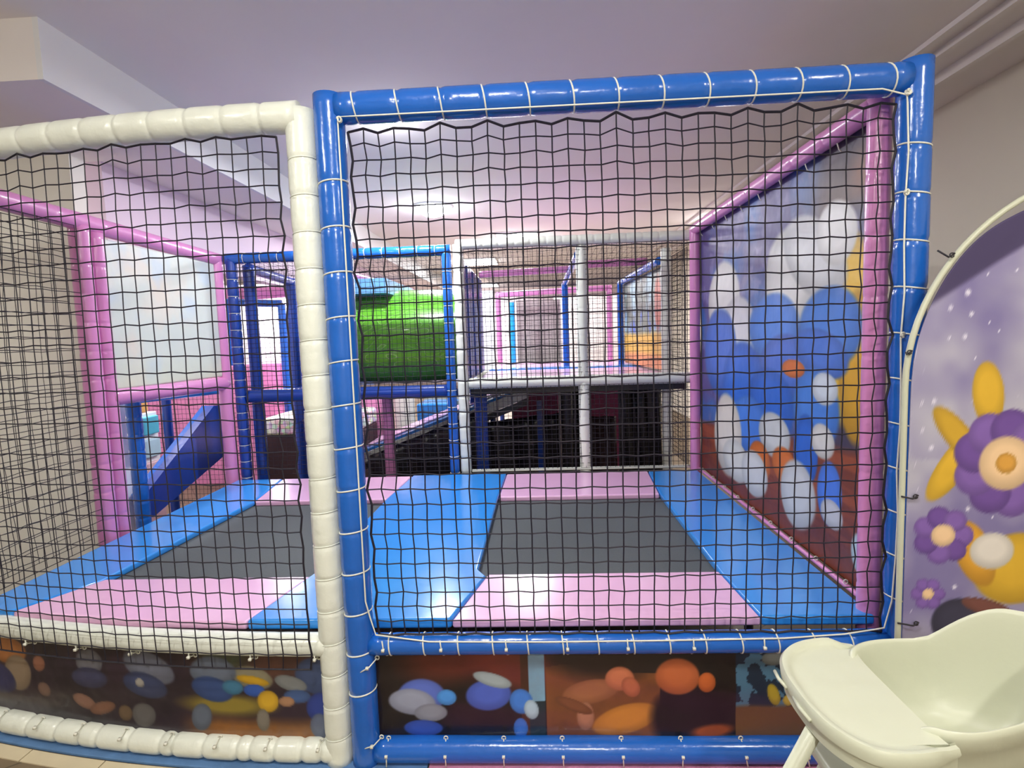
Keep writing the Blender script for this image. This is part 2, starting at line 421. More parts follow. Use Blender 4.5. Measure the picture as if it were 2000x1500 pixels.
def art_panel(name, A, B, P, C, m, parent=None, th=.004, tdir=(0, 0, 0)):
    """A,B grids, P(a,b)->(x,y,z) arrays, C sRGB 0-255"""
    X, Y, Z = P(A, B); nv, nu = A.shape
    V = np.stack([X, Y, Z], -1).reshape(-1, 3)
    idx = np.arange(nu*nv).reshape(nv, nu)
    F = np.stack([idx[:-1, :-1], idx[:-1, 1:], idx[1:, 1:], idx[1:, :-1]], -1).reshape(-1, 4)
    me = bpy.data.meshes.new(name); me.from_pydata(V.tolist(), [], F.tolist()); me.update()
    o = bpy.data.objects.new(name, me); COL.objects.link(o); me.materials.append(m)
    ca = me.color_attributes.new('print', 'FLOAT_COLOR', 'POINT')
    c = np.clip(C, 0, 255)/255; lin = np.where(c <= .04045, c/12.92, ((c+.055)/1.055)**2.4)
    ca.data.foreach_set('color', np.concatenate([lin, np.ones((*lin.shape[:2], 1))], -1).reshape(-1).astype(np.float32))
    me.polygons.foreach_set('use_smooth', [True]*len(me.polygons))
    sol = o.modifiers.new('solid', 'SOLIDIFY'); sol.thickness = th; sol.offset = 0
    if parent: o.parent = parent; o.matrix_parent_inverse = Matrix.Translation(-parent.location)
    return o

# --- skirting banner, right bay
M_print = artmat('glossy printed vinyl', .3, .3)
M_print2 = artmat('printed wall vinyl', .45, .0)
M_print3 = artmat('printed stretch fabric', .75)
def grid(a0, a1, b0, b1, st): return np.meshgrid(np.linspace(a0, a1, int((a1-a0)/st)+1), np.linspace(b0, b1, int((b1-b0)/st)+1))
skr = empty('skirting_banner', (.27, .012, .1), 'dark brown printed vinyl skirting banner under the blue low beam', 'banner')
A, B = grid(XL+.04, XR-.04, .085, .418, .004)
n1 = fbm(A, B, 7, 3); n2 = fbm(A, B, 22, 9)
C = np.zeros((*A.shape, 3)) + np.array([30, 23, 23]); C += (n1[..., None]-.5)*np.array([30, 18, 16])
C = mixc(C, (112, 48, 34), ell(A, B, -.30, .40, .20, .10, .2, .35)*.8)
C = mixc(C, (120, 52, 38), ell(A, B, -.10, .37, .18, .10, -.5, .3)*.8)
C = mixc(C, (126, 172, 200), ((A > -.055) & (A < .0) & (B > .22)).astype(float)*(.8+.2*n2))
C = mixc(C, (70, 42, 26), ((A > -.085) & (A < -.058)).astype(float))
C = mixc(C, (28, 52, 60), ((A > -.055) & (A < .0) & (B < .22)).astype(float)*.8)
for (a, b, ra, rb, c, rt) in ((-.44, .24, .085, .06, (84, 104, 186), 0), (-.475, .215, .085, .05, (146, 152, 172), -.1), (-.41, .175, .06, .035, (134, 138, 152), .1),
        (-.35, .235, .035, .028, (70, 140, 214), 0), (-.44, .115, .07, .03, (46, 74, 162), 0),
        (-.20, .245, .08, .055, (70, 92, 182), .1), (-.185, .30, .07, .025, (150, 164, 168), -.3), (-.085, .22, .04, .045, (60, 116, 200), .4), (-.05, .19, .025, .035, (160, 184, 200), .2), (-.09, .12, .025, .04, (54, 108, 196), 0)):
    C = sphere(C, A, B, a, b, ra, rb, c, rt)
wb = ((A > .002) & (A < .40)).astype(float)
C = mixc(C, (128, 76, 40), wb*np.clip((B < .34-.12*np.abs(A-.1)+.03*n1).astype(float), 0, 1)*(.75+.25*n2))
C = mixc(C, (44, 30, 24), wb*ell(A, B, .2, .40, .19, .10, 0, .3))
for (a, b, ra, rb, c, rt) in ((.16, .25, .10, .045, (150, 94, 60), .2), (.28, .15, .12, .05, (182, 116, 44), .3), (.14, .16, .03, .05, (160, 108, 82), 0), (.10, .20, .07, .02, (112, 66, 40), -.4),
        (.262, .30, .05, .045, (190, 110, 76), 0), (.30, .27, .03, .04, (178, 98, 66), .4)):
    C = sphere(C, A, B, a, b, ra, rb, c, rt)
C = mixc(C, (20, 16, 20), ell(A, B, .50, .16, .13, .12, .3, .15))
C = sphere(C, A, B, .46, .31, .075, .065, (176, 92, 52)); C = sphere(C, A, B, .56, .29, .03, .035, (188, 94, 44))
C = mixc(C, (150, 74, 34), ell(A, B, .58, .11, .07, .022, .1, .3))
wr_ = ((A > .66)).astype(float)
C = mixc(C, (24, 46, 70), wr_*(B > .17)*.9)
C = mixc(C, (84, 130, 160), wr_*(B > .17)*(n2 > .6)*.9)
C = mixc(C, (110, 78, 46), wr_*np.clip((.2+.02*n1-B)*60, 0, 1))
for (a, b, ra, rb, c, rt) in ((.80, .375, .05, .03, (120, 128, 124), .2), (.855, .33, .035, .04, (160, 142, 64), -.3), (.79, .24, .02, .04, (170, 150, 44), .3), (.84, .22, .018, .02, (184, 160, 60), 0)):
    C = sphere(C, A, B, a, b, ra, rb, c, rt)
art_panel('printed_sheet', A, B, lambda a, b: (a, .018+.004*np.sin(a*9)+.003*np.sin(b*30+a*5), b), C, M_print, skr)
def tie(parent, x, z0, z1, y, tilt=0.):
    s = MB()
    s.tube([(x + .007*math.cos(k), y, z0 + .007*math.sin(k)) for k in np.linspace(0, 6.0, 10)], .0022, 5)
    s.tube([(x, y-.002, z0), (x+tilt*.4, y-.034, (z0+z1)/2), (x+tilt, y-.036, z1)], .0024, 5)
    s.box((x+tilt*.5-.005, y-.042, (z0+z1)/2-.005), (x+tilt*.5+.005, y-.032, (z0+z1)/2+.004))
    s.build('cable_tie', M_cord, parent, True)
for i in range(8): tie(skr, -.56+i*.205, .098, .018, -.006, random.uniform(-.004, .004) if i < 6 else .012)
for i in range(8): tie(skr, -.56+i*.215+random.uniform(-.02, .02), .412, .478, -.004, -.004)
tie(skr, XL+.06, .40, .37, -.01, -.05); tie(skr, XL+.06, .105, .09, -.01, -.05)

# --- skirting banner, left bay (follows the curve)
skl = empty('skirting_banner', (-1.8, .06, .1), 'dark printed vinyl skirting banner curving under the white low beam', 'banner')
A, B = grid(.035, 2.2, .078, .418, .005)
n1 = fbm(A, B, 6, 13); n2 = fbm(A, B, 20, 19)
C = np.zeros((*A.shape, 3)) + np.array([44, 34, 46]); C += (n1[..., None]-.5)*np.array([40, 26, 30])
C = mixc(C, (118, 74, 52), ell(A, B, .25, .38, .26, .09, 0, .4)*.75*n1*1.4)
C = mixc(C, (60, 92, 66), ell(A, B, .42, .39, .09, .06, 0, .4)*.6)
C = mixc(C, (142, 92, 44), np.clip((.17-B)*22, 0, 1)*np.clip((.62-A)*8, 0, 1)*(.6+.5*n2))
C = mixc(C, (156, 138, 50), ell(A, B, .42, .20, .16, .035, 0, .4)*.8)
for (a, b, ra, rb, c, rt) in ((.08, .32, .07, .07, (62, 78, 116), .3), (.06, .20, .055, .055, (40, 58, 128), 0), (.07, .13, .035, .05, (88, 98, 122), 0), (.17, .29, .06, .03, (120, 124, 126), .3), (.15, .24, .05, .025, (60, 84, 130), 0),
   (.31, .31, .075, .045, (132, 126, 104), .2), (.31, .30, .06, .018, (196, 154, 34), .2), (.31, .26, .04, .025, (46, 86, 170), 0), (.26, .22, .04, .04, (190, 150, 40), -.8), (.28, .15, .025, .04, (112, 106, 96), 0), (.19, .22, .03, .018, (150, 112, 84), 0),
   (.46, .33, .09, .055, (96, 106, 124), 0), (.47, .26, .08, .05, (48, 72, 124), .2), (.39, .27, .04, .03, (60, 116, 150), 0), (.52, .15, .04, .05, (84, 92, 106), .2),
   (.72, .33, .11, .055, (100, 104, 120), .3), (.74, .26, .09, .05, (52, 62, 96), .2), (.76, .27, .018, .018, (150, 146, 140), 0), (.76, .14, .05, .045, (86, 84, 84), 0), (.84, .14, .03, .03, (94, 76, 58), 0),
   (.98, .33, .06, .05, (98, 98, 106), 0), (.98, .27, .08, .04, (56, 58, 86), 0), (1.02, .17, .05, .03, (128, 92, 78), .3), (.94, .15, .06, .025, (112, 76, 60), -.3), (1.2, .20, .03, .03, (110, 84, 74), 0),
   (1.38, .34, .10, .06, (164, 104, 56), 0), (1.33, .25, .07, .07, (130, 112, 92), -.6), (1.45, .22, .11, .06, (44, 46, 86), .2), (1.22, .30, .03, .03, (140, 92, 72), 0), (1.7, .25, .12, .07, (48, 56, 100), 0)):
    C = sphere(C, A, B, a, b, ra, rb, c, rt)
art_panel('printed_sheet', A, B, lambda a, b: (XW0-a, curve(a)+.012+.004*np.sin(b*28+a*4), b), C, M_print, skl)
for i in range(10):
    a = .06 + i*.19; y = curve(a)-.006
    if i % 1 == 0: tie(skl, XW0-a, .092, .075, y-.004, 0)
for i in range(8):
    a = .05 + i*.23; tie(skl, XW0-a, .402, .43, curve(a)-.01, 0)

# ------------------------------------------------------------ floor mats and white tile border
def strip(name, y0, y1, z0, z1, x0, x1, m, bevel=0):
    n = 30; a = [(x0+(x1-x0)*i/n) for i in range(n+1)]
    f = lambda x: curve(XW0-x) if x < XW0 else 0
    pts = [(x, f(x)+y0) for x in a] + [(x, f(x)+y1) for x in reversed(a)]
    return MB().prism(pts, z0, z1).build(name, m, None, False, bevel)
M_fb = mat('worn blue foam mat', (84, 122, 168), .8, .12, 14, .2, 80)
M_fp = mat('worn pink foam mat', (196, 128, 158), .8, .12, 14, .2, 80)
M_til = mat('cream border tile', (214, 200, 168), .35, .05, 9)
o = strip('floor_mat', -.055, .30, .0, .012, -3.2, -.42, M_fb, .003); tag(o, 'worn blue foam floor mat under the curved white beam', 'mat')
o = strip('floor_mat', -.30, .30, .0, .012, -.415, 1.6, M_fp, .003); tag(o, 'worn pink foam floor mat under the blue bottom beam', 'mat')
tl = []
for i in range(9):
    x1 = -.30 - i*.33
    o = strip('border_tile', -.115, -.060, 0, .004, x1-.325, min(x1, -.42), M_til)
    tag(o, ['first cream border tile, ending below the white post', 'second cream border tile left of the white post', 'third cream border tile left of the white post', 'fourth cream border tile left of the white post, at the photo edge'][min(i, 3)] if i < 4 else 'cream border tile beyond the left edge of the picture', 'tile', 'cream border tiles in a curved row')

# ------------------------------------------------------------ trampolines and pads
ZP = .50
def tramp(x0, x1, y0, y1, label):
    t = empty('trampoline', ((x0+x1)/2, (y0+y1)/2, 0), label, 'trampoline', 'pair of trampolines')
    MB().box((x0-.03, y0-.03, .462), (x1+.03, y1+.03, .468)).build('jump_mat', M_mat, t)
    fo = .08; s = MB()
    for a, b in (((x0-fo, y0-fo), (x1+fo, y0-fo)), ((x1+fo, y0-fo), (x1+fo, y1+fo)), ((x1+fo, y1+fo), (x0-fo, y1+fo)), ((x0-fo, y1+fo), (x0-fo, y0-fo))):
        s.tube([(*a, .44), (*b, .44)], .018, 10)
    s.build('rim', M_steel, t, True)
    for (x, y) in ((x0-fo, y0-fo), (x1+fo, y0-fo), (x1+fo, y1+fo), (x0-fo, y1+fo)):
        MB().tube([(x, y, 0), (x, y, .44)], .018, 10).build('leg', M_steel, t, True)
MY0, MY1 = .42, 1.53
tramp(-.25, .75, MY0, MY1, 'trampoline with a black jump mat on the right, beside the mural')
tramp(-1.90, -.97, MY0, MY1, 'trampoline with a black jump mat on the left, behind the white frame')
def pad(pts, m, label, z0=.467, z1=ZP, group=None):
    # make counter-clockwise
    ar = sum(a[0]*b[1]-b[0]*a[1] for a, b in zip(pts, pts[1:]+pts[:1]))
    if ar < 0: pts = pts[::-1]
    o = MB().prism(pts, z0, z1).build('safety_pad', m, None, False, .010)
    return tag(o, label, 'pad', group)
Y0 = .055; YB = 2.12
yb1 = MY1+.02
pad([(-2.27, YB), (-1.93, YB), (-1.85, yb1), (-1.93, MY0), (-2.08, Y0+.10), (-2.27, Y0+.11)], M_padblue, 'long sky blue vinyl pad along the pink left wall')
pad([(-.935, YB), (-.24, YB), (-.262, yb1), (-.275, .47), (-.235, .405), (-.33, Y0), (-1.08, Y0), (-.995, .45), (-.975, yb1)], M_padblue, 'wide sky blue vinyl pad between the two trampolines', z1=ZP+.006)
pad([(.80, YB), (1.15, YB), (1.15, Y0), (.765, Y0), (.745, MY0), (.755, yb1)], M_padblue, 'sky blue vinyl pad along the foot of the mural', z1=ZP+.003)
pad([(-.23, MY0+.01), (.742, MY0+.01), (.762, Y0), (-.327, Y0)], M_padpink, 'pale pink vinyl pad at the front of the right trampoline')
pad([(-.257, yb1), (.750, yb1), (.795, YB), (-.237, YB)], M_padpink, 'pale pink vinyl pad at the back of the right trampoline')
pad([(-1.92, MY0+.01), (-.999, MY0+.01), (-1.084, Y0), (-1.5, Y0+.02), (-2.07, Y0+.095)], M_padpink, 'pale pink vinyl pad at the front of the left trampoline')
pad([(-1.845, yb1), (-.98, yb1), (-.94, YB), (-1.925, YB)], M_padpink, 'pale pink vinyl pad at the back of the left trampoline')

# ------------------------------------------------------------ right side wall: pink frame and mural
ZM = 2.225
mf = empty('foam_fence', (1.165, 1.1, 0), 'orchid pink padded frame around the mural on the right side', 'play frame')
sleeve('post', [(1.15, .1, 0), (1.15, .1, ZM+.03)], .036, [.6+i*.2 for i in range(8)], M_pink, mf, .05)
sleeve('post', [(1.15, 2.155, 0), (1.15, 2.155, ZM)], .036, [.8, 1.3, 1.8], M_pink, mf, .04)
sleeve('beam', [(1.15, .1, ZM), (1.15, 2.155, ZM)], .036, [.3+i*.25 for i in range(7)], M_pink, mf, .05)
sleeve('bottom_rail', [(1.165, .12, ZP+.012), (1.165, 2.12, ZP+.012)], .010, [], M_pink, mf, 0)
mu = empty('mural_banner', (1.185, 1.1, .5), 'large printed wall banner with rounded white, blue and yellow shapes over orange ground', 'banner')
A, B = grid(.11, 2.15, .515, ZM-.01, .0065)      # A = depth, B = height
n1 = fbm(A, B, 3.2, 31); n2 = fbm(A, B, 12, 37); n3 = fbm(A*.5, B*4, 6, 41)
C = np.zeros((*A.shape, 3)) + np.array([82, 76, 128]); 
C = mixc(C, (58, 104, 170), np.clip((n1-.45)*5, 0, 1)*.9)
C = mixc(C, (128, 124, 168), np.clip((n2-.58)*6, 0, 1)*.6)
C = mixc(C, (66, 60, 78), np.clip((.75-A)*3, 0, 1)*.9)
C = mixc(C, (120, 92, 70), ell(A, B, .42, 1.92, .14, .22, 0, .5)*.7)
C = mixc(C, (190, 130, 84), ell(A, B, .22, 2.06, .10, .10, 0, .5)*.6)
C = mixc(C, (88, 86, 140), ell(A, B, .30, 1.78, .10, .14, 0, .4)*.8)
ground = np.clip((1.08 - .10*A + .05*(n1-.5) - B)*26, 0, 1)
C = mixc(C, (150, 76, 44), ground)
C = mixc(C, (104, 50, 34), ground*np.clip((n3-.45)*5, 0, 1)*.7)
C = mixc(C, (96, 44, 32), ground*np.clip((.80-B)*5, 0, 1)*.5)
def mshape(C, x, y, rx, ry, col, rot=0., soft=.06):
    c = ray_on(x, y, 0, 1.185); l = ray_on(x-rx, y, 0, 1.185); r_ = ray_on(x+rx, y, 0, 1.185); t = ray_on(x, y-ry, 0, 1.185); b = ray_on(x, y+ry, 0, 1.185)
    return sphere(C, A, B, c.y, c.z, abs(l.y-r_.y)/2, abs(t.z-b.z)/2, col, rot, soft)
YEL = (222, 178, 44); WHT = (204, 204, 198); BLU = (38, 96, 190); BL2 = (64, 122, 204); ORG = (196, 104, 44)
for s_ in ((1640, 640, 66, 190, YEL, 0), (1650, 545, 58, 60, YEL, 0), (1672, 720, 36, 150, (206, 156, 34), 0),
           (1412, 590, 30, 78, WHT, 0), (1440, 650, 34, 70, (196,196,198), 0), (1540, 545, 50, 100, WHT, .2), (1585, 500, 66, 70, (200,202,200), .5), (1632, 455, 40, 62, (224,224,218), .3),
           (1405, 690, 30, 86, (56, 100, 186), 0), (1450, 760, 42, 92, BLU, 0), (1508, 640, 48, 66, BL2, 0), (1532, 715, 52, 62, (64, 104, 190), 0),
           (1618, 640, 60, 80, BL2, 0), (1600, 690, 52, 46, (60, 108, 196), .2), (1500, 790, 44, 70, BLU, 0), (1590, 800, 46, 80, BL2, 0), (1610, 760, 26, 32, (196, 206, 214), 0),
           (1462, 830, 34, 56, (66, 120, 206), 0), (1548, 720, 22, 18, ORG, 0), (1572, 880, 24, 70, BLU, 0),
           (1420, 850, 26, 80, (206,200,190), 0), (1436, 900, 26, 40, WHT, 0), (1510, 850, 30, 44, (190,194,194), 0), (1482, 900, 20, 38, ORG, 0), (1530, 910, 24, 36, ORG, 0),
           (1472, 925, 24, 44, (204,206,204), 0), (1606, 862, 24, 34, WHT, 0), (1556, 966, 34, 66, (192,196,198), -.2), (1618, 965, 24, 64, (70, 120, 214), .1), (1622, 1005, 22, 28, (190,192,196), 0),
           (1683, 1085, 22, 42, (180, 202, 206), 0)):
    C = mshape(C, s_[0], s_[1], s_[2], s_[3], s_[4], s_[5])
art_panel('printed_sheet', A, B, lambda a, b: (1.188+.004*np.sin(a*11)*np.sin(b*7), a, b), C, M_print2, mu)
for i in range(9):
    y = .25 + i*.22
    s = MB().tube([(1.158+.008*math.cos(k), y, ZP+.032+.009*math.sin(k)) for k in np.linspace(0, 6, 9)], .002, 5); s.build('hook', M_cord, mu, True)
for i in range(8):
    y = .35 + i*.24
    s = MB().tube([(1.15, y, ZM-.038), (1.16, y+.004, ZM-.06), (1.168, y, ZM-.072)], .0024, 5); s.build('hook', M_cord, mu, True)

# ------------------------------------------------------------ left side wall: pink frame, white panel, net
XS = -2.34
lf = empty('foam_fence', (XS, 1.5, 0), 'orchid pink padded frame along the left side with a framed pale panel', 'play frame')
sleeve('post', [(XS, .96, 0), (XS, .96, 2.15)], .047, [.3+i*.15 for i in range(12)], M_pink, lf, .05)
sleeve('post', [(XS, 1.055, 0), (XS, 1.055, 2.13)], .042, [.3+i*.15 for i in range(12)], M_pink, lf, .05)
sleeve('post', [(XS, 2.16, 0), (XS, 2.16, 2.15)], .045, [.6, 1.2, 1.8], M_pink, lf, .03)
sleeve('beam', [(XS, 2.2, 2.15), (XS, .1, 2.19)], .047, [.2+i*.3 for i in range(6)], M_pink, lf, .04)
sleeve('beam', [(XS, 1.05, 1.245), (XS, 2.16, 1.23)], .047, [.2, .5, .8], M_pink, lf, .04)
def Pl(y0, y1, z0, z1, x, bow=.02):
    return lambda u, v: Vector((x+bow*math.sin(math.pi*u)*math.sin(math.pi*v), y0+(y1-y0)*u, z0+(z1-z0)*v))
net('side_net', Pl(.15, .90, .5, 2.14, XS+.03, -.02), 11, 29, .0019, M_net, 'black knotted net on the inner side of the pink left wall')
net('side_net', Pl(.15, .92, .5, 2.14, XS-.06, -.05), 10, 26, .0017, M_net, 'black knotted net on the outer side of the pink left wall')
# pale translucent panel
pn = empty('framed_panel', (XS, 1.6, 1.3), 'pale cream banner panel with faint pastel blotches inside the pink left frame', 'banner')
A, B = grid(1.10, 2.115, 1.285, 2.11, .012)
n1 = fbm(A, B, 4, 51); n2 = fbm(A, B, 5, 57)
C = np.zeros((*A.shape, 3)) + np.array([206, 212, 204]); C = mixc(C, (222, 206, 190), np.clip((n1-.5)*4, 0, 1)*.7); C = mixc(C, (190, 206, 218), np.clip((n2-.52)*4, 0, 1)*.7)
C = mixc(C, (214, 218, 190), np.clip((1.5-B)*4, 0, 1)*.7)
art_panel('printed_sheet', A, B, lambda a, b: (XS+.01+0*a, a, b), C, M_print2, pn)

# ------------------------------------------------------------ back wall of the trampoline bay
YW = 2.2
ringsp = lambda a, n, st: [a+i*st for i in range(n)]
wf = empty('netted_bay', (.35, YW, 0), 'cream white padded frame closing the back right of the trampolines', 'play frame')
sleeve('post', [(-.545, YW, 0), (-.545, YW, 2.19)], .040, ringsp(.5, 15, .115), M_white, wf, .09)
sleeve('post', [(.352, YW+.02, 0), (.352, YW+.02, 2.18)], .040, ringsp(.5, 8, .2), M_white, wf, .03)
sleeve('beam', [(-.56, YW, 2.19), (1.16, YW, 2.19)], .038, ringsp(.2, 12, .115), M_white, wf, .08)
sleeve('beam', [(-.5, YW+.02, 1.17), (1.16, YW+.02, 1.17)], .042, ringsp(.2, 6, .28), M_white, wf, .02)
sleeve('post', [(1.01, 2.42, 0), (1.01, 2.42, 2.14)], .038, ringsp(.5, 5, .3), M_white, wf, .03)
sleeve('beam', [(-.5, YW-.01, .512), (1.12, YW-.01, .512)], .012, [], M_white, wf, 0)
bf = empty('netted_bay', (-1.4, YW, 0), 'blue padded frame closing the back left of the trampolines', 'play frame')
q1_ = sleeve('post', [(-.632, YW, 0), (-.632, YW, 2.15)], .036, ringsp(.5, 13, .125), M_blue, bf, .10)
q2_ = sleeve('post', [(-2.245, YW, 0), (-2.245, YW, 2.16)], .040, ringsp(.5, 13, .125), M_navy, bf, .10)
q3_ = sleeve('beam', [(-2.29, YW, 2.155), (-.60, YW, 2.155)], .040, ringsp(.15, 12, .13), M_blue, bf, .12)
sleeve('beam', [(-2.2, YW+.03, 1.12), (-.66, YW+.03, 1.12)], .050, [], M_navy, bf, 0)
for z in ringsp(.5, 13, .125): loop_ring(q1_, (-.632, YW, z), (0, 0, 1), .036, .0022, M_cord, 'cord_loop')
for z in ringsp(.5, 13, .125): loop_ring(q2_, (-2.245, YW, z), (0, 0, 1), .040, .0018, M_cord, 'cord_loop')
for x in ringsp(-2.14, 12, .13): loop_ring(q3_, (x, YW, 2.155), (1, 0, 0), .039, .0022, M_cord, 'cord_loop')
def Pxz(x0, x1, z0, z1, y, bow=.02):
    return lambda u, v: Vector((x0+(x1-x0)*u, y+bow*math.sin(math.pi*u)*math.sin(math.pi*v), z0+(z1-z0)*v))
def Pxy(x0, x1, y0, y1, z, sag=.05):
    return lambda u, v: Vector((x0+(x1-x0)*u, y0+(y1-y0)*v, z-sag*math.sin(math.pi*u)*math.sin(math.pi*v)))
net('back_net', Pxz(-.50, 1.14, 1.2, 2.155, YW-.02), 46, 27, .0015, M_fine, 'fine black net across the upper opening of the white back frame', knots=False, zig=.04)
net('back_net', Pxz(-.50, 1.14, .52, 1.14, YW-.02), 46, 17, .0015, M_fine, 'fine black net across the dark lower opening of the white back frame', knots=False, zig=.04)
net('back_net', Pxz(-2.20, -.67, 1.17, 2.12, YW-.02), 43, 27, .0015, M_fine, 'fine black net across the upper opening of the blue back frame', knots=False, zig=.04)
net('back_net', Pxz(-2.20, -.67, .52, 1.08, YW-.02), 43, 16, .0015, M_fine, 'fine black net across the lower opening of the blue back frame', knots=False, zig=.04)
net('roof_net', Pxy(-.50, 1.14, YW+.05, 5.2, 2.14), 34, 60, .0010, M_fine, 'black net roof over the upper deck behind the white frame', knots=False)
net('roof_net', Pxy(-2.2, -.67, YW+.05, 3.6, 2.12), 32, 28, .0010, M_fine, 'black net roof over the green tunnel', knots=False)
net('side_net', Pl(2.28, 2.42, .5, 2.12, 1.13, 0), 5, 40, .0014, M_fine, 'narrow strip of net at the right end of the white back frame')
net('side_net', Pl(2.45, 5.2, .5, 2.12, 1.13, 0), 60, 46, .0026, M_fine, 'long black side net behind the white back frame on the right', knots=False)

# ------------------------------------------------------------ upper deck
ud = empty('upper_deck', (.3, 3.8, 1.1), 'pink padded upper deck behind the white back frame', 'deck')
MB().box((-.50, YW+.07, 1.08), (1.12, 5.3, 1.14)).build('platform', M_dark, ud)
MB().box((-.48, YW+.08, 1.142), (1.10, 3.72, 1.172)).build('floor_pad', M_padpink, ud, False, .01)
MB().box((-.48, 3.73, 1.142), (1.10, 4.0, 1.182)).build('edge_pad', M_padblue, ud, False, .01)
MB().box((-.48, 4.01, 1.142), (1.10, 5.28, 1.174)).build('floor_pad', M_padpink, ud, False, .01)
for (x, y) in ((-.46, 5.26), (1.08, 5.26), (-.46, 3.75), (1.08, 3.75)):
    MB().tube([(x, y, 0), (x, y, 1.1)], .03, 10).build('leg', M_navy, ud, True)
df = empty('deck_railing', (.35, 4.06, 1.17), 'bright blue padded posts and rails standing on the upper deck', 'play frame')
sleeve('post', [(.335, 4.08, 1.17), (.335, 4.08, 2.06)], .034, [], M_blue, df, 0)
sleeve('post', [(.925, 4.08, 1.17), (.925, 4.08, 2.06)], .032, [], M_blue, df, 0)
sleeve('rail', [(.335, 4.08, 2.06), (.335, 2.28, 2.10)], .030, [], M_blue, df, 0)
sleeve('rail', [(.925, 4.08, 2.05), (.98, 2.5, 2.06)], .030, ringsp(.1, 8, .18), M_blue, df, .1)
pf = empty('deck_railing', (.3, 5.2, 1.17), 'pink padded rails at the far end of the upper deck', 'play frame')
sleeve('rail', [(-.48, 5.22, 2.06), (1.0, 5.22, 2.10)], .036, [], M_pink, pf, 0)
sleeve('post', [(.965, 5.22, 1.17), (.965, 5.22, 2.1)], .034, [], M_pink, pf, 0)
sleeve('post', [(-.46, 5.22, 1.17), (-.46, 5.22, 2.06)], .034, [], M_pink, pf, 0)
o = sleeve('foam_crossbar', [(.36, 3.35, 2.16), (1.06, 3.35, 2.17)], .034, [], M_pink, None, 0); tag(o, 'pink padded rail crossing under the roof net on the right', 'rail')
o = sleeve('foam_crossbar', [(-.5, 3.3, 2.10), (.36, 3.3, 2.12)], .030, [], M_pink, None, 0); tag(o, 'pink padded rail crossing under the roof net left of the middle post', 'rail')
o = sleeve('foam_column', [(-.28, 5.1, 1.175), (-.28, 5.1, 1.95)], .034, [.2, .4, .6], mat('cyan vinyl', (40, 160, 220), .3), None, .03); tag(o, 'short cyan padded post at the far left of the upper deck', 'post')
net('deck_net', Pxz(-.22, .93, 1.18, 2.02, 5.24), 26, 20, .0015, M_fine, 'grey looking net closing the far end of the upper deck', knots=False)
M_grey = mat('grey mesh sheet', (170, 166, 160), .8, .1, 30)
o = MB().box((-.24, 5.6, 0), (.36, 5.63, 2.0)).build('mesh_screen', M_grey); tag(o, 'pale grey screen standing behind the far end of the upper deck', 'screen')
# small deck mural
dm = empty('mural_banner', (.97, 3.3, 1.2), 'small printed banner, orange below and blue green above, beside the upper deck', 'banner')
A, B = grid(2.52, 4.02, 1.2, 2.03, .014)
n1 = fbm(A, B, 5, 61); n2 = fbm(A*2, B, 9, 67)
C = np.zeros((*A.shape, 3)) + np.array([104, 112, 96]); C = mixc(C, (150, 186, 190), np.clip((n1-.45)*5, 0, 1)); C = mixc(C, (60, 96, 190), np.clip((n2-.55)*6, 0, 1)*((B > 1.45) & (B < 1.72)))
C = mixc(C, (214, 168, 60), np.clip((1.50-B+.05*n1)*22, 0, 1)); C = mixc(C, (206, 130, 74), np.clip((1.34-B)*20, 0, 1)); C = mixc(C, (186, 92, 64), ell(A, B, 2.75, 1.75, .10, .22, 0, .2))
art_panel('printed_sheet', A, B, lambda a, b: (1.035-.05*(a-2.52), a, b), C, M_print2, dm)
M_wp = mat('white glossy panel', (240, 238, 240), .4, .02)
o = MB().box((-1.1, 5.0, 1.0), (-.5, 5.04, 2.1)).build('glossy_board', M_wp); tag(o, 'white board glowing in the light left of the upper deck', 'board')
MB().box((-1.1, 5.0, 0), (-1.06, 5.04, 1.0)).box((-.54, 5.0, 0), (-.5, 5.04, 1.0)).build('leg', M_wp, o)
o = MB().box((1.02, 6.6, 0), (1.04, 6.9, .1)).box((.3, 6.6, 0), (1.5, 6.64, 2.1)).build('white_screen', mat('warm white partition', (236, 226, 222), .7, .02)); tag(o, 'warm white partition far behind the upper deck on the right', 'partition')

# dark undercroft
us = empty('vinyl_curtain', (.3, 3.4, 0), 'creased black vinyl sheets hanging under the upper deck', 'curtain')
def wavy(name, x0, x1, y, zt0, zt1, m, parent, n=26, amp=.025):
    V = []; F = []; nz = 8
    for i in range(n+1):
        u = i/n; x = x0+(x1-x0)*u; zt = zt0+(zt1-zt0)*u
        for k in range(nz+1): V.append((x, y+amp*math.sin(u*17+k*.25)+amp*.4*math.sin(u*41+k*.8), .02+(zt-.02)*k/nz))
    for i in range(n):
        for k in range(nz): a = i*(nz+1)+k; F.append((a, a+nz+1, a+nz+2, a+1))
    o = mesh_obj(name, V, F, m, parent, True); s = o.modifiers.new('s', 'SOLIDIFY'); s.thickness = .004; return o
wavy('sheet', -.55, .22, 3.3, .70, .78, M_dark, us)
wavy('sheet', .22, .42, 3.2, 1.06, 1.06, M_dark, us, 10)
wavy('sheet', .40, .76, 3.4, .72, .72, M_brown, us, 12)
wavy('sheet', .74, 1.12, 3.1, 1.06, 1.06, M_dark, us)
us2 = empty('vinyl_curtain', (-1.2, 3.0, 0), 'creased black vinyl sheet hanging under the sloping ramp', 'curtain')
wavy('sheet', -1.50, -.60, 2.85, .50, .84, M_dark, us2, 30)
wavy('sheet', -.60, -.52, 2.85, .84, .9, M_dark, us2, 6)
M_rp = mat('magenta pink panel', (196, 92, 150), .5, .08, 7)
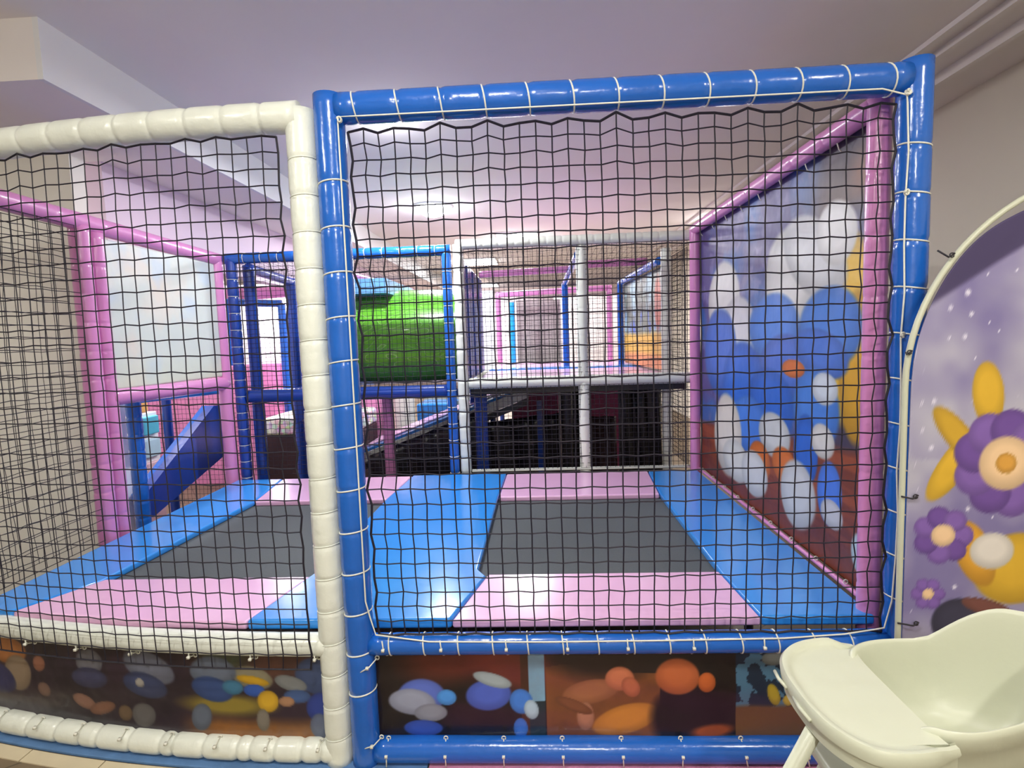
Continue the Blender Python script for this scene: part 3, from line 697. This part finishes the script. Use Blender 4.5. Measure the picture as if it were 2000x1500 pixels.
for (x0, x1, lb) in ((-.28, .24, 'magenta pink padded panel under the deck, left of the middle white post'), (.46, .92, 'magenta pink padded panel under the deck, right of the middle white post')):
    o = MB().box((x0, 4.15, 0), (x1, 4.19, 1.07)).build('pink_board', M_rp, None, False, .01); tag(o, lb, 'panel')
s = MB()
for y in np.linspace(0, 1, 8): pass
o = sleeve('foam_column', [(.27, 3.0, 0), (.27, 3.0, 1.07)], .045, [], M_dark, None, 0); tag(o, 'black wrapped post under the deck beside the middle white post', 'post')
o = sleeve('foam_column', [(-.44, 2.42, 0), (-.44, 2.42, 1.07)], .05, [], M_navy, None, 0); tag(o, 'dark blue padded post under the left end of the upper deck', 'post')

# blue side panel between tunnel and deck
sp = empty('tall_board', (-.55, 3.0, 1.17), 'tall dark blue padded panel between the tunnel and the upper deck', 'panel')
MB().box((-.575, YW+.09, 1.17), (-.525, 3.75, 2.1)).build('board', M_navy, sp, False, .012)
for y in (2.5, 2.9, 3.35): MB().box((-.528, y, 1.18), (-.515, y+.05, 2.08)).build('strip', M_navy, sp, False, .004)

# ------------------------------------------------------------ green crawl tunnel
def green_mat():
    m = bpy.data.materials.new('green swirled vinyl'); m.use_nodes = True; nt = m.node_tree; b = nt.nodes['Principled BSDF']
    tc = nt.nodes.new('ShaderNodeTexCoord'); no = nt.nodes.new('ShaderNodeTexNoise'); no.inputs['Scale'].default_value = 3; no.inputs['Detail'].default_value = 1
    mp = nt.nodes.new('ShaderNodeMapping'); mp.inputs['Scale'].default_value = (1, 2.4, 2.4)
    nt.links.new(tc.outputs['Object'], mp.inputs['Vector']); nt.links.new(mp.outputs['Vector'], no.inputs['Vector'])
    mth = nt.nodes.new('ShaderNodeMath'); mth.operation = 'MULTIPLY'; mth.inputs[1].default_value = 9
    fr_ = nt.nodes.new('ShaderNodeMath'); fr_.operation = 'FRACT'
    nt.links.new(no.outputs['Fac'], mth.inputs[0]); nt.links.new(mth.outputs[0], fr_.inputs[0])
    rp = nt.nodes.new('ShaderNodeValToRGB'); e = rp.color_ramp.elements
    e[0].position = 0; e[0].color = (*s2l((180, 225, 140)), 1); e[1].position = .12; e[1].color = (*s2l((116, 196, 56)), 1)
    e3 = e.new(.9); e3.color = (*s2l((104, 188, 48)), 1)
    nt.links.new(fr_.outputs[0], rp.inputs['Fac']); nt.links.new(rp.outputs['Color'], b.inputs['Base Color'])
    b.inputs['Roughness'].default_value = .3; b.inputs['Coat Weight'].default_value = .3
    return m
tn = empty('crawl_tunnel', (-1.1, 3.05, 1.17), 'glossy green crawl tunnel with pale swirls between two blue end walls', 'tunnel')
cy_, cz_, rt_ = 3.05, 1.545, .385
V = []; F = []; seg = 48; xs = np.linspace(-1.66, -.60, 22)
for i, x in enumerate(xs):
    rr = rt_*(1 - .02*math.cos(i/21*2*math.pi))
    for k in range(seg): a = 2*math.pi*k/seg; V.append((x, cy_+rr*math.cos(a), cz_+rr*math.sin(a)))
for i in range(len(xs)-1):
    for k in range(seg): F.append((i*seg+k, (i+1)*seg+k, (i+1)*seg+(k+1) % seg, i*seg+(k+1) % seg))
o = mesh_obj('tube', V, F, green_mat(), tn, True); md = o.modifiers.new('s', 'SOLIDIFY'); md.thickness = .02
def holed(name, x, y0, y1, z0, z1, r, th, m, parent):
    n = 48; V = []; F = []
    for dx in (0, th):
        for k in range(n):
            a = 2*math.pi*k/n; c, s_ = math.cos(a), math.sin(a)
            V.append((x+dx, cy_+r*c, cz_+r*s_))
            t = min([(v) for v in (((y1-cy_)/c) if c > 1e-6 else 9, ((y0-cy_)/c) if c < -1e-6 else 9, ((z1-cz_)/s_) if s_ > 1e-6 else 9, ((z0-cz_)/s_) if s_ < -1e-6 else 9)])
            V.append((x+dx, cy_+t*c, cz_+t*s_))
    for k in range(n):
        k2 = (k+1) % n
        F.append((2*k, 2*k+1, 2*k2+1, 2*k2)); b = 2*n
        F.append((b+2*k, b+2*k2, b+2*k2+1, b+2*k+1))
        F.append((2*k+1, b+2*k+1, b+2*k2+1, 2*k2+1)); F.append((2*k, 2*k2, b+2*k2, b+2*k))
    return mesh_obj(name, V, F, m, parent)
M_bl2 = mat('mid blue vinyl', (40, 100, 190), .4, .05, 6)
holed('end_wall', -1.70, 2.6, 3.6, 1.125, 2.02, .39, .05, M_bl2, tn)
MB().extr([(-1.70, 2.6, 2.02), (-1.70, 3.6, 2.02), (-1.70, 3.6, 1.9), (-1.70, 2.6, 1.9)], (.5, 0, 0)).build('top_panel', mat('light blue vinyl', (110, 170, 226), .4), tn)
td = empty('tunnel_deck', (-1.2, 3.0, 1.1), 'blue deck carrying the green tunnel', 'deck')
MB().box((-2.15, YW+.1, 1.07), (-.59, 3.6, 1.12)).build('platform', M_navy, td)
MB().box((-1.6, 2.35, 1.122), (-.60, 2.62, 1.150)).build('edge_pad', mat('wood brown strip', (150, 120, 104), .6, .15, 20), td, False, .005)
for (x, y) in ((-2.1, 3.55), (-.64, 3.55)): MB().tube([(x, y, 0), (x, y, 1.09)], .03, 10).build('leg', M_navy, td, True)
o = sleeve('foam_crossbar', [(-1.70, 2.35, 2.10), (-1.22, 3.6, 1.98)], .045, [], M_pink, None, 0); tag(o, 'pink padded rail slanting over the green tunnel', 'rail')
# posts and ramp below the tunnel
o = sleeve('foam_column', [(-1.24, 2.62, 0), (-1.24, 2.62, 1.07)], .046, [], M_pink, None, 0); tag(o, 'orchid pink padded post standing under the green tunnel', 'post')
o = sleeve('foam_column', [(-1.49, 2.62, 0), (-1.49, 2.62, 1.07)], .03, [], M_pink, None, 0); tag(o, 'slim pink padded post behind the front blue post', 'post')
rp_ = empty('sloping_ramp', (-1.0, 3.2, 0), 'sloping ramp with pink top, blue stripe and white edge rising to the right', 'ramp')
def slab(x0, z0, x1, z1, y0, y1, t, m, name, dz=0):
    MB().extr([(x0, y0, z0+dz), (x1, y0, z1+dz), (x1, y0, z1+dz+t), (x0, y0, z0+dz+t)], (0, y1-y0, 0)).build(name, m, rp_)
RX0, RZ0, RX1, RZ1 = -1.75, .36, -.08, .974
slab(RX0, RZ0, RX1, RZ1, 3.1, 3.16, .085, M_white, 'edge_beam', -.02)
slab(RX0, RZ0, RX1, RZ1, 3.165, 3.4, .03, M_padblue, 'blue_stripe', .06)
slab(RX0, RZ0, RX1, RZ1, 3.405, 4.1, .03, M_padpink, 'running_surface', .07)
slab(RX0, RZ0, RX1, RZ1, 3.12, 4.1, .06, M_dark, 'underside', -.09)
for x, z in ((-1.4, .4), (.0, .9)): MB().box((x, 3.3, 0), (x+.05, 3.35, z)).build('leg', M_navy, rp_)
# pink boards and grey screen seen beyond the ramp
for (x0, x1, y, z0, z1, c, nm, lb) in ((-2.25, -1.75, 4.6, 0, 1.1, (232, 150, 196), 'cream_board', 'pink padded panel behind the ramp, left of the pink post'),
        (-1.75, -1.5, 4.7, 0, 1.1, (236, 232, 220), 'cream_board', 'cream padded panel behind the ramp beside the pink one'),
        (-1.4, -.6, 4.8, 0, 1.1, (176, 172, 158), 'mesh_screen', 'grey beige screen behind the ramp'),):
    o = MB().box((x0, y, z0), (x1, y+.05, z1)).build(nm, mat('panel ' + str(c), c, .6, .04), None, False, .01); tag(o, lb, 'panel' if nm != 'mesh_screen' else 'screen')
o = MB().box((-1.38, 4.3, .45), (-.95, 4.75, .78)).box((-1.3, 4.4, 0), (-1.26, 4.44, .45)).box((-1.06, 4.4, 0), (-1.02, 4.44, .45)).build('blue_bench', M_padblue, None, False, .02); tag(o, 'blue padded block seen beyond the ramp under the tunnel', 'block')

# ------------------------------------------------------------ further frames, seen left of the white post
nf = empty('play_archway', (-2.3, 3.3, 0), 'dark blue padded inner frame running back from the left corner', 'play frame')
sleeve('post', [(-2.19, 2.34, 0), (-2.19, 2.34, 2.12)], .045, [], M_navy, nf, 0)
sleeve('post', [(-2.30, 3.3, 0), (-2.30, 3.3, 2.13)], .048, [], M_navy, nf, 0)
sleeve('post', [(-1.93, 2.75, 0), (-1.93, 2.75, 1.07)], .045, [], M_navy, nf, 0)
sleeve('rail', [(-2.19, 2.34, 2.10), (-2.30, 3.3, 2.10)], .040, [], M_navy, nf, 0)
gf = empty('play_archway', (-3.1, 4.6, 0), 'blue padded archway with light blue curtains in the far left room', 'play frame')
sleeve('post', [(-3.02, 4.6, 0), (-3.02, 4.6, 2.0)], .045, [], M_blue, gf, 0)
sleeve('rail', [(-3.02, 4.6, 2.0), (-3.70, 4.6, 2.04)], .045, [], M_blue, gf, 0)
sleeve('post', [(-3.70, 4.6, 0), (-3.70, 4.6, 2.04)], .045, [], M_blue, gf, 0)
o = sleeve('foam_column', [(-2.72, 4.4, 0), (-2.72, 4.4, 2.3)], .045, [], M_pink, None, 0); tag(o, 'tall pink padded post right of the far blue archway', 'post')
o = sleeve('foam_crossbar', [(-3.9, 5.0, 2.16), (-2.4, 5.0, 2.22)], .085, [], M_pink, None, 0); tag(o, 'thick pink padded beam high across the far left room', 'beam')
MB().tube([(-3.85, 5.0, 0), (-3.85, 5.0, 2.1)], .04, 12).build('post', M_pink, o, True); MB().tube([(-2.45, 5.0, 0), (-2.45, 5.0, 2.16)], .04, 12).build('post', M_pink, o, True)
M_lb = mat('light blue sheet', (104, 164, 222), .5, .1, 9)
for (x0, x1, lb) in ((-3.12, -2.98, 'light blue hanging strip left of the far blue post'), (-2.93, -2.80, 'light blue hanging strip right of the far blue post')):
    o = MB().box((x0, 4.75, .0), (x1, 4.78, 1.72)).build('hanging_strip', M_lb); tag(o, lb, 'curtain')
def speck():
    m = bpy.data.materials.new('speckled pastel foam'); m.use_nodes = True; nt = m.node_tree; b = nt.nodes['Principled BSDF']
    tc = nt.nodes.new('ShaderNodeTexCoord'); vo = nt.nodes.new('ShaderNodeTexVoronoi'); vo.inputs['Scale'].default_value = 22
    nt.links.new(tc.outputs['Object'], vo.inputs['Vector']); mx = nt.nodes.new('ShaderNodeMixRGB'); mx.inputs['Fac'].default_value = .55
    mx.inputs[2].default_value = (.85, .8, .78, 1); nt.links.new(vo.outputs['Color'], mx.inputs[1]); nt.links.new(mx.outputs['Color'], b.inputs['Base Color'])
    b.inputs['Roughness'].default_value = .6; return m
o = MB().box((-2.9, 3.7, .56), (-1.9, 4.5, .74)).build('speckled_cushion', speck(), None, False, .03); tag(o, 'speckled pastel cushion block in the lower opening of the blue frame', 'cushion')
o2 = MB().box((-2.9, 3.72, 0), (-1.9, 4.48, .56)).build('plinth', M_brown, None, False, .01); tag(o2, 'dark brown plinth under the speckled cushion', 'plinth')
o = MB().extr([(-2.15, 2.9, 1.06), (-1.70, 2.9, 1.06), (-2.15, 2.9, .80)], (0, .5, 0)).build('slide_underside', M_navy); tag(o, 'dark blue wedge under the tunnel deck at the left corner', 'wedge')

# ------------------------------------------------------------ lower opening in the left wall: blue slide and rails
bs = empty('blue_slide', (-2.75, 1.8, 0), 'dark blue padded slide sloping down behind the lower left opening', 'slide')
pts = [ray_on(x, y, 0, -2.62) for (x, y) in ((436, 792), (418, 792), (285, 965), (283, 1010), (300, 1010), (438, 890))]
MB().extr([tuple(p) for p in pts], (-.06, 0, 0)).build('side_panel', M_navy, bs)
MB().extr([(-2.68, p.y, p.z) for p in (pts[1], pts[2])] + [(-2.68, pts[2].y, pts[2].z-.04), (-2.68, pts[1].y, pts[1].z-.04)], (-.04, 0, 0)).build('chute', M_blue, bs)
a_, b_ = ray_on(258, 775, 0, -2.6), ray_on(275, 1015, 0, -2.6)
sleeve('post', [(-2.6, a_.y, 0), (-2.6, a_.y, 1.25)], .045, ringsp(.3, 8, .11), M_blue, bs, .08)
r0 = ray_on(262, 783, 0, -2.6)
sleeve('handrail', [(-2.6, a_.y, 1.19), (-2.6, 2.62, 1.15)], .034, [], M_padblue, bs, 0)
MB().tube([(-2.6, 2.62, 0), (-2.6, 2.62, 1.15)], .034, 14).build('post', M_blue, bs, True)
o = sleeve('foam_column', [(-3.05, 2.5, 0), (-3.05, 2.5, 1.5)], .035, [], M_navy, None, 0); tag(o, 'slim dark blue post seen through the lower left opening', 'post')
M_pn = mat('bright pink sheet', (238, 150, 200), .5, .06, 9)
o = MB().box((-4.4, 3.9, 0), (-3.0, 3.94, 1.3)).build('pink_board', M_pn, None, False, .01); tag(o, 'bright pink panel seen through the lower left opening', 'panel')
net('inner_net', Pxz(-4.3, -2.85, .0, 1.75, 3.2), 36, 38, .0016, M_fine, 'fine net in front of the bright pink panel', knots=False)
cab = empty('toy_shelf', (-3.35, 2.5, 0), 'white toy shelf with pastel trays seen through the lower left opening', 'shelf')
MB().box((-3.6, 2.30, 0), (-3.24, 2.64, .98)).build('carcass', M_wp, cab, False, .01)
for k, c in enumerate(((232, 190, 196), (160, 214, 226), (236, 196, 200), (190, 222, 232), (80, 190, 214))):
    MB().box((-3.24, 2.33, .04+k*.19), (-3.205, 2.61, .19+k*.19)).build('tray', mat('tray %d' % k, c, .5), cab, False, .01)
o = MB().box((-3.5, 2.36, .982), (-3.26, 2.58, 1.08)).build('storage_box', mat('amber plastic', (238, 178, 92), .5), None, False, .02); tag(o, 'amber box on top of the white toy shelf', 'box')
o = MB().box((-5.4, 6.0, 0), (-2.9, 6.04, 2.4)).build('glossy_board', M_wp); tag(o, 'wide white board added to brighten the view behind the far blue archway', 'board')  # added board, its white stands in for the strong light of the far room
o = MB().box((-5.2, 5.7, 0), (-2.9, 5.74, 1.25)).build('pink_board', M_pn); tag(o, 'low pink board in front of the wide white board', 'panel')
# narrow white sheet added for the lit area beyond the pink left post
o = MB().box((-2.96, 1.62, 0), (-2.74, 1.66, 2.1)).build('white_screen', M_wp); tag(o, 'narrow white sheet standing in for the lit area beyond the gap beside the putty wall', 'partition')

# ------------------------------------------------------------ backdrop banner on its arch stand
bk = empty('backdrop_stand', (1.69, -.15, 0), 'round topped backdrop of purple starry fabric on a white tube stand, right side', 'backdrop')
HC = Vector((1.695, -.15, 1.32)); HR = .605
arch = [(HC.x-HR, -.15, 0.02), (HC.x-HR, -.15, .6)] + [(HC.x-HR*math.cos(t), -.15, HC.z+HR*math.sin(t)) for t in np.linspace(0, math.pi, 40)] + [(HC.x+HR, -.15, .6), (HC.x+HR, -.15, .02)]
MB().tube(arch, .0085, 12).build('arch_tube', M_chair, bk, True)
MB().box((HC.x-HR-.02, -.35, 0), (HC.x-HR+.02, -.07, .02)).build('foot', M_chair, bk); MB().box((HC.x+HR-.02, -.35, 0), (HC.x+HR+.02, -.07, .02)).build('foot', M_chair, bk)
A, B = grid(0, 1, 0, 1, .004)
def Pb(a, b):
    # a across, b up ; fabric follows arch, slightly slack near the upper left
    half = HR-.012
    zt = HC.z + np.sqrt(np.maximum(0, half**2 - ((a-.5)*2*half)**2))
    zt = zt - .022*np.exp(-((a-.28)/.10)**2) - .02*np.exp(-((a-.55)/.12)**2)
    z = .12 + (zt-.12)*b
    return (HC.x + (a-.5)*2*half, -.155+.004*np.sin(a*14+z*3), z)
X_, Y_, Z_ = Pb(A, B)
n1 = fbm(X_, Z_, 3, 71); n2 = fbm(X_, Z_, 60, 77); n3 = fbm(X_, Z_, 1.6, 79)
C = np.zeros((*A.shape, 3)) + np.array([186, 184, 196]); C = mixc(C, (116, 106, 158), np.clip((n1-.42)*3.5 + (1.35-X_)*1.2*(Z_ > 1.1) - .1, 0, 1)*.85)
C = mixc(C, (60, 50, 86), np.clip((Z_ - (1.58+.62*(X_-1.2)))*60, 0, 1)*(X_ < 1.75)*.9)
for _ in range(170):
    sx = rng.uniform(1.09, 2.29); sz = rng.uniform(.6, 1.9); r_ = rng.choice([.0025, .004, .006, .008], p=[.45, .3, .17, .08])
    C = mixc(C, (236, 232, 246), ell(X_, Z_, sx, sz, r_, r_, 0, .4)*.9)
def bsh(C, x, y, rx, ry, col, rot=0., soft=.05):
    c = ray_on(x, y, 1, -.155); s_ = .00155
    return sphere(C, X_, Z_, c.x, c.z, rx*s_, ry*s_, col, rot, soft)
# plain floral ornament: purple blossoms, amber leaves
AMB = (206, 164, 44); PUR = (104, 72, 146); PU2 = (120, 88, 162); PCH = (226, 192, 150)
flw = [(1862, 905, 84, 27, AMB, 1.0), (1868, 850, 70, 24, (190, 150, 40), -.9), (1930, 770, 30, 62, AMB, .1), (1985, 1110, 84, 70, AMB, .2), (1900, 1080, 34, 70, (206, 150, 44), .4), (1935, 1075, 42, 36, (214, 208, 200), 0)]
for k in range(9): flw.append((1965+66*math.cos(k*.698), 905+66*math.sin(k*.698), 40, 40, PUR if k % 2 else PU2, 0))
flw += [(1965, 905, 52, 52, PCH, 0), (1965, 905, 20, 20, (206, 150, 60), 0)]
for k in range(7): flw.append((1840+36*math.cos(k*.898), 1045+36*math.sin(k*.898), 22, 22, PUR if k % 2 else PU2, 0))
flw += [(1840, 1045, 22, 22, PCH, 0)]
for k in range(6): flw.append((1812+20*math.cos(k*1.047), 1160+20*math.sin(k*1.047), 13, 13, PU2, 0))
flw += [(1812, 1160, 11, 11, PCH, 0), (1872, 1215, 52, 50, (52, 50, 70), 0), (1925, 1185, 50, 16, (110, 66, 58), -.3), (1965, 1230, 60, 22, (190, 164, 90), .1)]
for s_ in flw:
    C = bsh(C, *s_)
art_panel('printed_fabric', A, B, Pb, C, M_print3, bk, .003)
M_hook = mat('black bungee', (30, 26, 34), .5)
for (x, y) in ((1860, 498), (1777, 688), (1789, 970), (1790, 1218)):
    c = ray_on(x, y, 1, -.165); d = Vector((HC.x-HR, 0, c.z))
    if y < 600: d = Vector((c.x-.03, 0, c.z+.015))
    s = MB().tube([(d.x-.008, -.16, d.z), (c.x-.01, -.166, c.z-.006), (c.x, -.166, c.z), (c.x+.006, -.166, c.z+.005)], .0025, 6)
    s.tube([(c.x+.006*math.cos(k), -.164, c.z+.006*math.sin(k)) for k in np.linspace(0, 6, 10)], .002, 5)
    s.build('bungee_hook', M_hook, bk, True)

# ------------------------------------------------------------ high chair, faces left
hc = empty('high_chair', (.82, -.71, 0), 'ivory plastic high chair with moulded tray in front of the play frame', 'high chair')
CY = -.715; HW = .205
def sup(t, e): 
    c, s_ = math.cos(t), math.sin(t); return (abs(c)**(2/e))*(1 if c >= 0 else -1), (abs(s_)**(2/e))*(1 if s_ >= 0 else -1)
def smooth(a, b, x): t = max(0, min(1, (x-a)/(b-a))); return t*t*(3-2*t)
def rimz(x, y):
    return .735 + .004 + .20*smooth(.90, 1.06, x) 
# seat bowl and tray share one outline that narrows towards the backrest
def ylo(x): return -.892 + .30*(max(x, .58)-.58)
def yhi(x): return -.512 - .04*smooth(.9, 1.08, x)
def rimz(x): return .700 + .050*smooth(.675, .722, x) + .098*smooth(.91, 1.05, x)
V = []; F = []; N = 84; cx = .885; ax = .200
prof = [1.0, .985, .965, .945, .92, .89, .84, .77, .68, .56, .42, .26, .1]
zf = [.002, .002, -.006, -.02, -.045, -.075, -.105, -.130, -.146, -.154, -.158, -.160, -.161]
outer = [(1.0, .002), (1.02, .0), (1.028, -.012), (1.02, -.035), (1.0, -.04), (.97, -.07), (.93, -.12), (.84, -.165), (.65, -.185), (.3, -.19)]
def ringpts(sc, dz):
    R = []
    for k in range(N):
        u, v = sup(2*math.pi*k/N, 2.9); x = cx + ax*u; y0, y1 = ylo(x), yhi(x)
        ym = (y0+y1)/2; h = (y1-y0)/2
        zr = rimz(x + (.015 if u > 0 else 0))
        lean = .03*smooth(.94, 1.08, x)
        x2 = cx + ax*u*sc + lean*sc; y2 = ym + h*v*sc
        base = .745; z = base + dz + (zr-base)*smooth(.55, 1.0, min(1, sc))
        R.append((x2, y2, z))
    return R
rings = [ringpts(s_, z) for s_, z in zip(prof, zf)]
V = [p for R in rings for p in R]
for i in range(len(rings)-1):
    for k in range(N): F.append((i*N+k, i*N+(k+1) % N, (i+1)*N+(k+1) % N, (i+1)*N+k))
F.append(tuple((len(rings)-1)*N+k for k in range(N)))
b0 = len(V); rr = [ringpts(s_, z) for s_, z in outer]; V += [p for R in rr for p in R]
for i in range(len(rr)-1):
    for k in range(N): F.append((b0+i*N+(k+1) % N, b0+i*N+k, b0+(i+1)*N+k, b0+(i+1)*N+(k+1) % N))
F.append(tuple(b0+(len(rr)-1)*N+k for k in range(N))[::-1])
mesh_obj('seat_shell', V, F, M_chair, hc, True)
def tray_outline(off, n=60):
    P = []; x0, x1 = .527+off, .742
    for k in range(n+1):
        t = math.pi/2 + math.pi*k/n; u, v = sup(t, 2.7); x = x1 + (x1-x0)*u
        a, b = ylo(x)-.006+off, yhi(x)+.006-off
        P.append((x, (a+b)/2 + (b-a)/2*v))
    return P
lay = [(.0, -.046), (.0, -.020), (-.006, -.018), (-.008, .002), (-.003, .010), (.006, .010), (.012, .003), (.020, -.001), (.03, -.002)]
V = []; F = []; npt = 61
for off, dz in lay:
    for x, y in tray_outline(off):
        f_ = smooth(.68, .735, x); sh = (.009 - max(0, off-.008))*f_; V.append((x, y + (sh if y < -.7 else -sh), .742+dz-(.014*f_ if dz > -.01 else 0)))
for i in range(len(lay)-1):
    for k in range(npt-1): F.append((i*npt+k, (i+1)*npt+k, (i+1)*npt+k+1, i*npt+k+1))
top = (len(lay)-1)*npt; ins = len(V)
EX = .722
for k in range(npt):
    x, y = V[top+k][0], V[top+k][1]; e = max(EX, 0); e = EX + .030*abs((y+.70)/.19)**5
    if x > e: e = x
    V.append((e, y, .741)); V.append((e+.003, y, .735)); V.append((e+.003, y, .700))
for k in range(npt-1):
    F.append((top+k, ins+3*k, ins+3*(k+1), top+k+1)); F.append((ins+3*k, ins+3*k+1, ins+3*k+4, ins+3*k+3)); F.append((ins+3*k+1, ins+3*k+2, ins+3*k+5, ins+3*k+4))
F.append(tuple(i*npt for i in range(len(lay))) + (ins, ins+1, ins+2)); F.append((tuple(i*npt+npt-1 for i in range(len(lay))) + (ins+3*npt-3, ins+3*npt-2, ins+3*npt-1))[::-1])
o = mesh_obj('tray', V, F, M_chair, hc, True)
bm = bmesh.new(); bm.from_mesh(o.data); bmesh.ops.remove_doubles(bm, verts=bm.verts, dist=.0004); bmesh.ops.dissolve_degenerate(bm, dist=.0003, edges=bm.edges)
bmesh.ops.recalc_face_normals(bm, faces=bm.faces); bm.to_mesh(o.data); bm.free()
es = o.modifiers.new('es', 'EDGE_SPLIT'); es.split_angle = .9
# raised grip ledges at the outer tray edge
for (ya, yb) in ((-.66, -.60), (-.76, -.69)):
    MB().tube([(.522, ya, .728), (.517, (ya+yb)/2, .730), (.522, yb, .728)], .004, 8).build('tray_grip', M_chair, hc, True)
for (x0, y0, x1, y1) in ((.537, -.74, .305, -.62), (.66, -.60, .62, -.40), (.98, -.72, 1.14, -.86), (.98, -.59, 1.14, -.45)):
    s = MB().tube([(x0, y0, .69 if x0 < .57 else .55), (x1, y1, .0)], .0155, 16); s.build('leg', M_chair, hc, True)
MB().tube([(1.10, -.83, .15), (1.10, -.48, .15)], .009, 10).build('crossbar', M_chair, hc, True)
MB().box((.60, -.78, .53), (1.0, -.58, .56)).build('seat_support', M_chair, hc, False, .01)
s = MB().tube([(.755, -.735, .612), (.770, -.742, .606), (.785, -.725, .610), (.80, -.715, .612)], .004, 6); s.build('strap_buckle', M_hook, hc, True)
